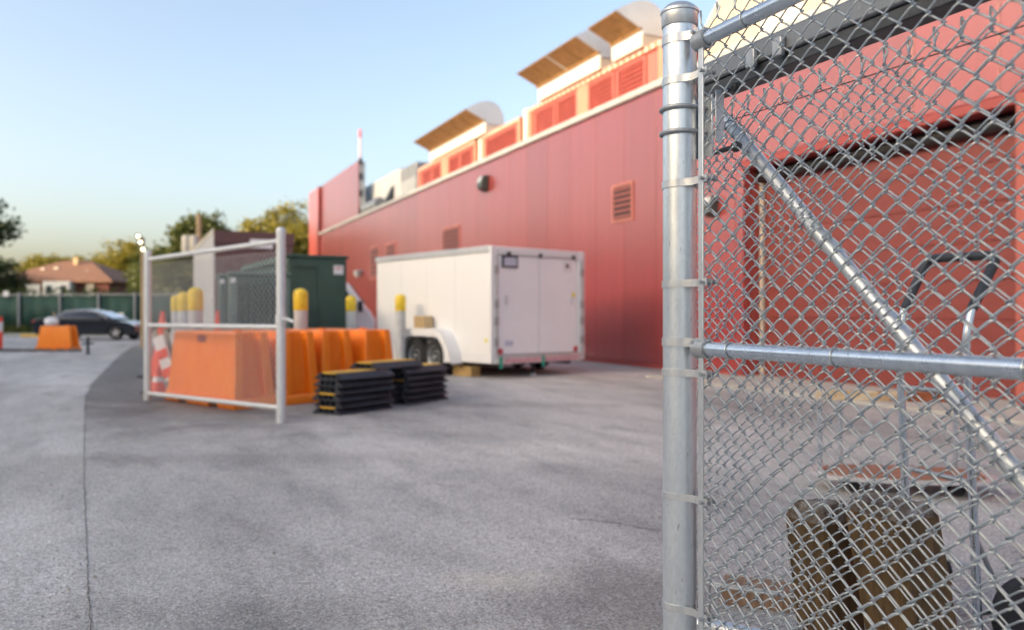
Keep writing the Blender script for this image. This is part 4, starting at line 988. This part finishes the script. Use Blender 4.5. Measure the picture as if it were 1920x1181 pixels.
# ================================================================== BLACK SEDAN
sd_ = thing('black_sedan', 'black four-door sedan passing in front of the green screened fence', 'car', at(178, 37.6), head(0.999, -0.03))
low = [(-2.42, 0.42), (-2.45, 0.75), (-2.30, 0.98), (-1.55, 1.02), (1.05, 0.96), (1.95, 0.84), (2.36, 0.68), (2.42, 0.42), (2.30, 0.24)]
low += [(1.86, 0.24)] + arc(1.46, 0.33, 0.385, -12, 192, 10) + [(-1.02, 0.24)] + arc(-1.42, 0.33, 0.385, -12, 192, 10) + [(-2.25, 0.26)]
MB().prism(low, -0.91, 0.91, 'y').build('body', 'car_black', sd_, bevel=0.09, seg=4)
rings = []
for z, x0, x1, hw_ in ((0.97, -2.02, 1.32, 0.84), (1.10, -1.72, 1.02, 0.80), (1.30, -1.20, 0.52, 0.70), (1.41, -0.82, 0.10, 0.62), (1.445, -0.55, -0.12, 0.52)):
    r_ = 0.12
    rings.append([(x0, -hw_+r_, z), (x0+r_, -hw_, z), (x1-r_, -hw_, z), (x1, -hw_+r_, z), (x1, hw_-r_, z), (x1-r_, hw_, z), (x0+r_, hw_, z), (x0, hw_-r_, z)])
MB().loft(rings).build('roof', 'car_black', sd_, ang=60)
def lerp_side(x, z, s):   # greenhouse side surface
    t = (z-0.97)/(1.41-0.97); return (x, s*(0.84+(0.62-0.84)*t+0.012), z)
for s in (-1, 1):
    for poly in ([(-0.14, 1.02), (0.98, 1.02), (0.42, 1.31), (-0.14, 1.355)], [(-0.22, 1.02), (-1.25, 1.02), (-1.32, 1.12), (-0.92, 1.32), (-0.22, 1.355)]):
        a = [lerp_side(x, z, s) for x, z in poly]; b = [(x, y-s*0.02, z) for x, y, z in a]
        MB().loft([b, a]).build('side_window', 'car_glass', sd_, smooth=False)
    MB().bx(0.78, 0.95, min(s*0.92, s*1.05), max(s*0.92, s*1.05), 1.0, 1.12).build('mirror', 'car_black', sd_, bevel=0.03)
    MB().bx(2.12, 2.40, min(s*0.52, s*0.86), max(s*0.52, s*0.86), 0.62, 0.76).build('headlight', 'head_lamp_and_glare', sd_, bevel=0.03)
    MB().bx(-2.455, -2.30, min(s*0.55, s*0.88), max(s*0.55, s*0.88), 0.76, 0.93).build('tail_light', 'tail_lamp', sd_, bevel=0.02)
    for x in (0.02, -0.95): MB().bx(x-0.10, x+0.10, min(s*0.905, s*0.935), max(s*0.905, s*0.935), 0.82, 0.85).build('door_handle', 'car_black', sd_)
    for x in (1.46, -1.42):
        w = MB().lathe([(0.22, -0.10), (0.30, -0.10), (0.33, -0.06), (0.335, 0), (0.33, 0.06), (0.30, 0.10), (0.22, 0.10)], (x, s*0.80, 0.335), 28, 'y').build('wheel', 'rubber', sd_)
        rm = MB(); rm.lathe([(0.215, -0.085), (0.225, -0.10), (0.228, 0.10), (0.215, 0.085)], (x, s*0.80, 0.335), 28, 'y')
        rm.lathe([(0.001, -0.07), (0.06, -0.07), (0.06, 0.07), (0.001, 0.07)], (x, s*0.80, 0.335), 16, 'y')
        for k in range(5):
            a = R(72*k+20); c0 = Vector((x, s*0.80, 0.335)); d = Vector((math.cos(a), 0, math.sin(a)))
            rm.tube([c0+d*0.03+Vector((0, s*0.075, 0)), c0+d*0.22+Vector((0, s*0.085, 0))], [0.035, 0.026], 8)
        rm.build('rim', 'rim_steel', w)
for s in (-1, 1):
    MB().tube([lerp_side(-1.40, 1.10, s), lerp_side(-0.95, 1.335, s), lerp_side(-0.2, 1.375, s), lerp_side(0.42, 1.33, s), lerp_side(1.05, 1.0, s)], 0.016, 6).build('window_trim', 'rim_steel', sd_)
    MB().bx(-1.0, 1.05, min(s*0.905, s*0.925), max(s*0.905, s*0.925), 0.30, 0.34).build('sill_trim', 'black_plastic', sd_)
MB().add([(0.50, -0.60, 1.325), (0.50, 0.60, 1.325), (1.26, 0.70, 1.015), (1.26, -0.70, 1.015)], [(0, 1, 2, 3)]).build('windscreen', 'head_lamp_and_glare', sd_, fix=False)  # pale colour stands for the bright reflection on the glass
MB().add([(-1.22, -0.60, 1.32), (-1.22, 0.60, 1.32), (-1.98, 0.70, 1.01), (-1.98, -0.70, 1.01)], [(0, 3, 2, 1)]).build('rear_window', 'car_glass', sd_, fix=False)
MB().bx(2.38, 2.44, -0.42, 0.42, 0.42, 0.62).build('grille', 'black_plastic', sd_)

# ================================================================== CONES, BARRICADE, SMALL STREET THINGS
def cone(pos, h, label, group=None, rb=None):
    t = thing('traffic_cone', label, 'cone', pos, 0.3, group)
    rb = rb or h*0.19
    MB().bx(-rb*1.5, rb*1.5, -rb*1.5, rb*1.5, 0, 0.04).build('base', 'rubber', t, bevel=0.01)
    def r(z): return rb + (0.03-rb)*(z/h)
    MB().lathe([(r(0), 0.0405), (r(.45*h), .45*h), (r(.45*h), .45*h), (r(.70*h), .70*h), (r(h), h), (0.001, h+0.005)], n=20).build('cone_shell', 'cone_red', t)
    MB().lathe([(r(.46*h)+.003, .46*h), (r(.64*h)+.003, .64*h)], n=20).build('reflective_collar', 'cone_white', t)
    return t
cone(at(305, 15.5), 1.28, 'tall red traffic cone with white collar near the left fence post', 'traffic cones')
cone(at(408, 15.8), 1.30, 'slim red traffic cone in front of the green transformers', 'traffic cones', 0.14)
cone(at(296, 12.3), 0.42, 'short red traffic cone under the leaning barricade', 'traffic cones', 0.13)
bc = thing('folding_barricade', 'folded red and white striped barricade leaning behind the left fence post', 'barricade', at(309, 12.0), head(0.9, -0.3))
def lean_bar(x0, z0, x1, z1, y, w, nm, mat, parent):
    a = Vector((x0, y, z0)); b = Vector((x1, y, z1)); d = (b-a).normalized(); n_ = Vector((-d.z, 0, d.x))*w/2
    return MB().loft([[a+n_, a-n_, a-n_+Vector((0, 0.03, 0)), a+n_+Vector((0, 0.03, 0))], [b+n_, b-n_, b-n_+Vector((0, 0.03, 0)), b+n_+Vector((0, 0.03, 0))]]).build(nm, mat, parent, smooth=False)
lean_bar(-0.20, 1.0, 0.16, 0.04, 0.0, 0.06, 'leg', 'weathered_frame', bc); lean_bar(-0.06, 1.0, 0.30, 0.04, 0.06, 0.06, 'leg', 'weathered_frame', bc)
bd = lean_bar(-0.10, 0.90, 0.14, 0.25, -0.04, 0.20, 'stripe_board', 'cone_white', bc)
for t0 in (0.30, 0.72):
    a = (-0.10+0.24*t0, 0.90-0.65*t0); lean_bar(a[0], a[1], a[0]+0.05, a[1]-0.13, -0.045, 0.19, 'stripe', 'cone_red', bd)
dl = thing('delineator_post', 'red and white delineator tube cut by the left picture edge', 'delineator', at(-1, 27.2))
for k, (z0, z1, mt) in enumerate(((0.03, 0.62, 'cone_red'), (0.62, 0.95, 'cone_white'), (0.95, 1.12, 'cone_red'))):
    MB().tube([(0, 0, z0), (0, 0, z1)], 0.10, 18).build('tube_section', mt, dl)
MB().bx(-0.25, 0.25, -0.25, 0.25, 0, 0.029).build('base', 'rubber', dl, bevel=0.01)
sp = thing('small_stand', 'small dark stand on the asphalt below the sedan', 'stand', at(165, 24.2))
MB().tube([(0, 0, 0.02), (0, 0, 0.52)], 0.045, 10).build('stem', 'dark_steel', sp); MB().bx(-0.16, 0.16, -0.05, 0.05, 0.30, 0.35).build('arm', 'dark_steel', sp); MB().bx(-0.09, 0.09, -0.09, 0.09, 0, 0.019).build('foot', 'dark_steel', sp)
tag(MB().bx(-0.9, 0.9, -0.1, 0.1, 0, 0.16).build('wheel_stop', 'kerb_yellow', bevel=0.03), 'yellow parking wheel stop by the green screened fence', 'wheel stop').location = at(72, 41.5)
COL.objects['wheel_stop'].rotation_euler = (0, 0, head(1, -0.02))
# far kerb, verge
def verge(D0, D1, z0, z1, name, mat):
    a, b, c, d = cw(-70, D0), cw(-8, D0-2), cw(-8, D1-2), cw(-70, D1)
    m = MB(); m.loft([[(p.x, p.y, z0) for p in (a, b, c, d)], [(p.x, p.y, z1) for p in (a, b, c, d)]]); return struct(m.build(name, mat, bevel=0.02))
verge(44.5, 44.9, 0, 0.14, 'kerb', 'kerb_concrete'); verge(44.95, 120, 0, 0.13, 'verge', 'grass')
# gravel line along the old pavement edge
gm = MB()
for i in range(260):
    px = random.uniform(-60, 150); p = at(px, 26.2 + random.gauss(0, 0.25)); s_ = random.uniform(0.03, 0.09)
    gm.loft([[(p.x+s_*math.cos(a)*k, p.y+s_*math.sin(a)*k, z) for a in (0.2, 1.4, 2.7, 3.9, 5.2)] for k, z in ((1, 0.0), (0.8, s_*0.7), (0.3, s_*0.95))])
o = gm.build('gravel', 'crack', smooth=False); tag(o, 'dark gravel and weeds along the old pavement edge', 'gravel'); o['kind'] = 'stuff'
# loose grit on the near asphalt
gm = MB(); rg = random.Random(21)
pm('grit', (0.30, 0.285, 0.265), 0.85, var=0.6, scale=25)
for i in range(1500):
    D = 2.7 + 6.5*rg.random()**1.8; px = rg.choice((rg.uniform(0, 1240), rg.gauss(160, 60), rg.gauss(1000, 160))); p = at(px, D); s_ = rg.uniform(0.0018, 0.0055)*(1 if rg.random() < .95 else 1.8); a0 = rg.uniform(0, 6)
    gm.loft([[(p.x+s_*math.cos(a+a0)*k, p.y+s_*math.sin(a+a0)*k*0.8, z) for a in (0.2, 1.4, 2.7, 3.9, 5.2)] for k, z in ((1, 0.003), (0.85, 0.003+s_*0.6), (0.3, 0.003+s_*0.95))])
o = gm.build('loose_grit', 'grit', smooth=False, fix=False); tag(o, 'loose grit scattered over the near asphalt', 'grit'); o['kind'] = 'stuff'
# weeds by the green fence
wm = MB()
for i in range(900):
    p = at(random.uniform(-40, 150), 46.2 + random.gauss(0, 0.4)); h = random.uniform(0.15, 0.6); a = random.uniform(0, 6.28); l = random.uniform(-.15, .15)
    wm.add([(p.x-0.05*math.cos(a), p.y-0.05*math.sin(a), 0.1), (p.x+0.05*math.cos(a), p.y+0.05*math.sin(a), 0.1), (p.x+l, p.y+l, 0.1+h)], [(0, 1, 2)])
o = wm.build('weeds', 'leaf_green', smooth=False, fix=False); tag(o, 'weeds growing at the foot of the green screened fence', 'weeds'); o['kind'] = 'stuff'

# ================================================================== SCREENED FENCE, HOUSE, SHED, POLES
FD = 47.5
a = at(-120, FD); b = at(420, FD-1.5)
sf = thing('screened_fence', 'long chain link fence covered with dark green windscreen cloth', 'fence', a, math.atan2(b.y-a.y, b.x-a.x))
Ls = (b-a).length; zt_ = zat(553, FD)
pxs = [-40, 38, 115, 187, 255, 330, 400]
xs = [(at(px, FD-1.5*(px+120)/540)-a).length for px in pxs]
for i, (x0, x1) in enumerate(zip([0.02]+xs, xs+[Ls])):
    m = MB(); n = 10; top = [(x0+0.03+(x1-x0-0.06)*k/n, 0.04*math.sin(k*1.7+i), zt_-0.05-0.05*math.sin(math.pi*k/n)) for k in range(n+1)]
    bot = [(p[0], p[1]*1.5, 0.30) for p in top]
    m.add(top+bot, [(k, k+1, n+2+k, n+1+k) for k in range(n)])
    o = m.build('screen_cloth', 'windscreen_cloth', sf, fix=False)
    so_ = o.modifiers.new('Solid', 'SOLIDIFY'); so_.thickness = 0.012
for x in xs: MB().tube([(x, -0.10, 0), (x, -0.10, zt_+0.12)], 0.075, 12).build('post', 'galv_dull', sf)
MB().tube([(0, -0.06, zt_), (Ls, -0.06, zt_)], 0.035, 10).build('top_rail', 'galv_dull', sf)
for px, z in ((23, zat(551, FD)), (246, zat(591, FD))):
    x = (at(px, FD)-a).length; MB().bx(x-0.16, x+0.16, -0.16, -0.13, z-0.16, z+0.16).build('sign_plate', 'sticker_white', sf)

HD = 76
hs = thing('brick_house', 'low brick house with brown hip roof and white porch behind green fence', 'house', at(145, HD), head(1, 0.02))
hw_, hd_, ez, rz_ = 5.0, 4.2, zat(529, HD), zat(489, HD)
MB().bx(-hw_, hw_, -hd_, hd_, 0, ez-0.05).build('wall', 'brick', hs, smooth=False)
MB().add([(-hw_-.5, -hd_-.5, ez), (hw_+.5, -hd_-.5, ez), (hw_+.5, hd_+.5, ez), (-hw_-.5, hd_+.5, ez), (-1.3, 0, rz_), (1.3, 0, rz_), (-hw_-.5, -hd_-.5, ez-.2), (hw_+.5, -hd_-.5, ez-.2), (hw_+.5, hd_+.5, ez-.2), (-hw_-.5, hd_+.5, ez-.2)],
    [(0, 1, 5, 4), (1, 2, 5), (2, 3, 4, 5), (3, 0, 4), (0, 6, 7, 1), (1, 7, 8, 2), (2, 8, 9, 3), (3, 9, 6, 0), (6, 9, 8, 7)]).build('roof', 'shingle', hs, smooth=False)
rf = [o for o in COL.objects if o.parent == hs and o.name.startswith('roof')][0]
for x, y, z in ((-2.0, -2.0, 5.2), (-0.9, -1.8, 5.3), (2.1, -2.2, 5.0)): MB().bx(x-.2, x+.2, y-.25, y+.25, z-0.4, z+.2).build('roof_vent', 'can_grey', rf)
MB().bx(0.15, 0.55, -1.0, -0.6, 4.2, rz_+0.22).build('chimney', 'tan_wood', rf)
MB().bx(-0.35, 2.0, -hd_-1.0, -hd_-.02, 0, ez-0.12).build('porch', 'porch_white', hs, smooth=False)
for x in (0.2, 1.5): MB().bx(x-.25, x+.25, -hd_-1.04, -hd_-1.002, ez-1.35, ez-.5).build('porch_window', 'window_dark', hs)
MB().bx(-2.4, -1.1, -hd_-.12, -hd_-.01, 1.0, ez-.3).build('window', 'porch_white', hs)
MB().bx(3.0, 3.7, -hd_-.12, -hd_-.01, 0.8, ez-.3).build('window', 'cream_duct', hs)
MB().bx(-3.9, -3.4, -hd_-.12, -hd_-.01, 1.2, ez-.25).build('window', 'porch_white', hs)

sh = thing('brown_shed', 'brown and grey clad utility shed behind the green transformers', 'building', at(403, 25.0), head(0.902, 0.431))
zs = zat(432, 25.0)
sw_, sdp = 2.40, 9.0
MB().bx(0.02, sw_-0.02, 0.02, sdp, 0, zs-0.05).build('wall_core', 'brown_siding', sh, smooth=False)
nb = 9
for k in range(nb):
    MB().bx(0.0+k*sw_/nb+0.006, (k+1)*sw_/nb-0.006, -0.02, 0.015, 0.02, zs-0.42).build('cladding_board', 'brown_siding', sh, bevel=0.004)
MB().bx(-0.03, sw_+0.03, -0.05, sdp+0.05, zs-0.40, zs).build('fascia', 'brown_siding', sh, bevel=0.01)
for k in range(7): MB().bx(-0.036, 0.015, 0.02+k*1.28, 0.02+k*1.28+1.25, 0.02, zs-0.06).build('side_panel', 'grey_siding', sh, bevel=0.006)
MB().bx(-0.06, -0.031, -0.05, sdp, zs-0.05, zs+0.06).build('edge_trim', 'can_grey', sh)
MB().bx(1.05, 1.75, -0.09, -0.055, zs-0.62+0.1, zs-0.34+0.1).build('sign_board', 'sticker_white', sh, bevel=0.01)
MB().bx(-0.10, -0.04, 0.5, 0.62, 1.6, 1.75).build('box_light', 'white_unit', sh)

up = thing('utility_pole', 'sunlit wooden utility pole with two grey transformer cans', 'pole', at(373, 42))
zt2 = zat(402, 42)
MB().tube([(0, 0, 0), (0, 0, zt2)], [0.17, 0.13], 14).build('pole', 'pole_wood', up)
for dx in (-0.60, -0.18):
    q = cw(dx, -0.15); MB().lathe([(0.001, -0.55), (0.21, -0.53), (0.23, -0.4), (0.23, 0.35), (0.19, 0.44), (0.001, 0.47)], (q.x, q.y, zat(458, 42)), 18).build('transformer_can', 'can_grey', up)
q = cw(-0.7, 0); MB().bx(min(q.x, 0), max(q.x, 0)+0.02, min(q.y, 0), max(q.y, 0)+0.02, zat(452, 42), zat(452, 42)+0.1).build('cross_arm', 'pole_wood', up)
lp = thing('flood_light_pole', 'wooden pole with three lit floodlights behind the left fence post', 'light pole', at(268, 29))
MB().tube([(0, 0, 0), (0, 0, zat(446, 29))], [0.085, 0.065], 12).build('pole', 'pole_wood', lp)
for px, py in ((259, 444), (263.5, 455), (268, 468)):
    q = at(px, 28.75)-at(268, 29); z = zat(py, 28.75)
    hd = MB().lathe([(0.03, -0.16), (0.10, -0.09), (0.115, 0.0), (0.10, 0.015), (0.001, 0.015)][:3], (q.x, q.y-0.05, z), 14, 'y'); h_ = hd.build('lamp_head', 'lamp_body', lp)
    MB().lathe([(0.001, -0.02), (0.035, -0.015), (0.05, 0.0), (0.035, 0.015), (0.001, 0.02)], (q.x, q.y-0.20, z), 16, 'y').build('lamp_lens', 'lit_lamp', h_)
    MB().tube([(0, 0, z), (q.x, q.y, z)], 0.02, 6).build('lamp_arm', 'lamp_body', lp)

# ================================================================== TREES
def tree(px, D, ztop, crown_w, crown_h, label, mat='leaf_green', clumps=110, leaf=0.22, lps=52, name='broadleaf_tree', gap=0.0, group='trees beyond the yard', seed=1):
    rnd = random.Random(seed*131+int(px))
    t = thing(name, label, 'tree', at(px, D), rnd.uniform(0, 6), group)
    zc = ztop-crown_h/2; rt = crown_w*0.030+0.08
    tr = MB(); tips = []
    top = Vector((rnd.uniform(-.3, .3), rnd.uniform(-.3, .3), zc+crown_h*0.22))
    tr.tube([(0, 0, 0), (0.05, 0.03, zc*0.45), (top.x*0.6, top.y*0.6, zc-crown_h*0.15), top], [rt*1.25, rt, rt*0.75, rt*0.22], 9)
    for k in range(11):
        a = rnd.uniform(0, 6.28); z0 = max(1.0, zc-crown_h*0.42+k*crown_h*0.05); e = rnd.uniform(0.55, 0.92)
        end = Vector((math.cos(a)*crown_w/2*e, math.sin(a)*crown_w/2*e, min(ztop-0.3, z0+crown_h*rnd.uniform(0.18, 0.42))))
        mid = Vector((end.x*0.45, end.y*0.45, z0+(end.z-z0)*0.35)); tr.tube([(0, 0, z0), mid, end], [rt*0.5, rt*0.32, rt*0.08], 6); tips += [end, mid.lerp(end, 0.6)]
    tr.build('trunk', 'bark', t, fix=False)
    cr = MB(); C_ = []
    for i in range(clumps):
        if i < len(tips): c = tips[i]
        else:
            while True:
                d = Vector((rnd.uniform(-1, 1), rnd.uniform(-1, 1), rnd.uniform(-1, 1)))
                if 0.30 < d.length < 1.0: break
            c = Vector((d.x*crown_w/2*0.92, d.y*crown_w/2*0.92, zc+d.z*crown_h/2*0.92))
            if gap and math.sin(c.x*1.9+seed)*math.sin(c.z*1.7+seed*2)*math.sin(c.y*1.5) > 0.35-gap: continue
        C_.append(c)
    for c in C_:
        rad = crown_w*rnd.uniform(0.055, 0.10)+0.15
        for j in range(lps):
            p = c + Vector((rnd.gauss(0, .55), rnd.gauss(0, .55), rnd.gauss(0, .42)))*rad
            n1 = Vector((rnd.uniform(-1, 1), rnd.uniform(-1, 1), rnd.uniform(-.4, 1))).normalized(); ref = Vector((0, 0, 1)) if abs(n1.z) < .9 else Vector((1, 0, 0))
            u_ = n1.cross(ref).normalized(); v_ = n1.cross(u_); l = leaf*rnd.uniform(0.6, 1.25)
            cr.add([p-u_*l*0.5, p-v_*l*0.28, p+u_*l*0.5, p+v_*l*0.28], [(0, 1, 2, 3)])
    cr.build('crown', mat, t, smooth=False, fix=False)
    return t
def ztp(py, D): return zat(py, D)
tree(-46, 50, ztp(352, 50), 5.2, 4.6, 'tall dark tree at the left picture edge above the bush', 'leaf_backlit_dark', 95, 0.28, seed=2, gap=0.1)
tree(-6, 57, ztp(478, 57), 4.0, 4.6, 'dark green round bush tree left of the brick house', 'leaf_backlit_dark', 90, 0.26, seed=3, name='bush_tree')
tree(92, 96, ztp(477, 96), 7.0, 5.0, 'low golden-lit tree behind the left end of the brick house roof', 'leaf_sunlit_gold', 150, 0.40, seed=4)
tree(150, 100, ztp(481, 100), 6.0, 5.0, 'low golden-lit tree behind the middle of the brick house roof', 'leaf_sunlit_gold', 150, 0.40, seed=5)
tree(232, 93, ztp(450, 93), 6.6, 8.0, 'golden-lit green tree at the right end of the brick house', 'leaf_sunlit_gold', 230, 0.38, seed=6)
tree(282, 70, ztp(462, 70), 4.0, 6.5, 'dark green tree behind the floodlight pole', 'leaf_green', 110, 0.26, seed=7)
tree(318, 66, ztp(458, 66), 4.6, 5.5, 'green tree behind the top left corner of the fence panel', 'leaf_green', 170, 0.30, seed=8)
tree(376, 62, ztp(398, 62), 4.9, 6.0, 'rounded dark green tree crown behind the utility pole', 'leaf_green', 210, 0.30, seed=9)
tree(470, 68, ztp(408, 68), 5.0, 6.5, 'airy golden-lit tree behind the brown shed', 'leaf_sunlit_gold', 170, 0.32, seed=10, gap=0.05)
tree(527, 74, ztp(372, 74), 6.4, 8.5, 'tall loose golden-lit tree next to the red building end', 'leaf_sunlit_gold', 170, 0.32, seed=11, gap=0.08)
tree(565, 66, ztp(415, 66), 4.0, 6.5, 'dense golden-lit tree tucked against the red building end', 'leaf_sunlit_gold', 180, 0.30, seed=12)
tree(430, 80, ztp(440, 80), 5.0, 5.0, 'low green tree filling the gap behind the brown shed', 'leaf_green', 90, 0.28, seed=13)
# dense hedge behind the screened fence (reads as one mass)
hm = MB(); rnd = random.Random(5)
for i in range(9000):
    px = rnd.uniform(-60, 340); p = at(px, 52+rnd.gauss(0, 1.0)); z = abs(rnd.gauss(0, 1.1))+0.6; l = rnd.uniform(0.15, 0.32)
    if z > 2.9: continue
    a = rnd.uniform(0, 6.28); e = rnd.uniform(-1, 1); u_ = Vector((math.cos(a), math.sin(a), 0)); v_ = Vector((-math.sin(a)*e, math.cos(a)*e, 1)).normalized()
    q = Vector((p.x, p.y, z)); hm.add([q-u_*l*.5, q-v_*l*.3, q+u_*l*.5, q+v_*l*.3], [(0, 1, 2, 3)])
o = hm.build('hedge', 'leaf_green', smooth=False, fix=False); tag(o, 'green hedge mass rising just above the screened fence', 'hedge'); o['kind'] = 'stuff'
hf = MB()
for i in range(7000):
    px = rnd.uniform(240, 600); p = at(px, 60+rnd.gauss(0, 1.5)); z = rnd.uniform(0.3, 4.6)+rnd.gauss(0, .5); l = rnd.uniform(0.2, 0.42)
    a = rnd.uniform(0, 6.28); e = rnd.uniform(-1, 1); u_ = Vector((math.cos(a), math.sin(a), 0)); v_ = Vector((-math.sin(a)*e, math.cos(a)*e, 1)).normalized()
    q = Vector((p.x, p.y, max(.2, z))); hf.add([q-u_*l*.5, q-v_*l*.3, q+u_*l*.5, q+v_*l*.3], [(0, 1, 2, 3)])
o = hf.build('far_thicket', 'leaf_green', smooth=False, fix=False); tag(o, 'green thicket behind the shed and transformers', 'thicket'); o['kind'] = 'stuff'

# ================================================================== ADDED SHADE BUILDINGS (unseen on the left; put in to block the low sun)
def shade_building(x, y0, y1, h, label):
    t = thing('shade_building', label, 'building', (x, (y0+y1)/2, 0), 0, 'added shade buildings left of the yard'); q = (y1-y0)/2
    MB().bx(-14, 0, -q, q, 0, h).build('wall', 'shade_building', t, smooth=False)
    MB().bx(-14.2, 0.2, -q-.2, q+.2, h+0.002, h+0.25).build('roof_edge', 'coping_metal', t)
    for k in range(int(2*q/6)): MB().bx(0.002, 0.06, -q+2+k*6, -q+5+k*6, 0.1, 3.6).build('door', 'grey_siding', t, smooth=False)
shade_building(-45, -90, 26.9, 18.0, 'long grey building added outside the view to shade the yard')
shade_building(-45, 27.1, 45.8, 21.4, 'taller grey warehouse left of the yard, outside the view')
shade_building(-45, 46.2, 140, 12.2, 'low grey building added outside the view to shade the far fence')
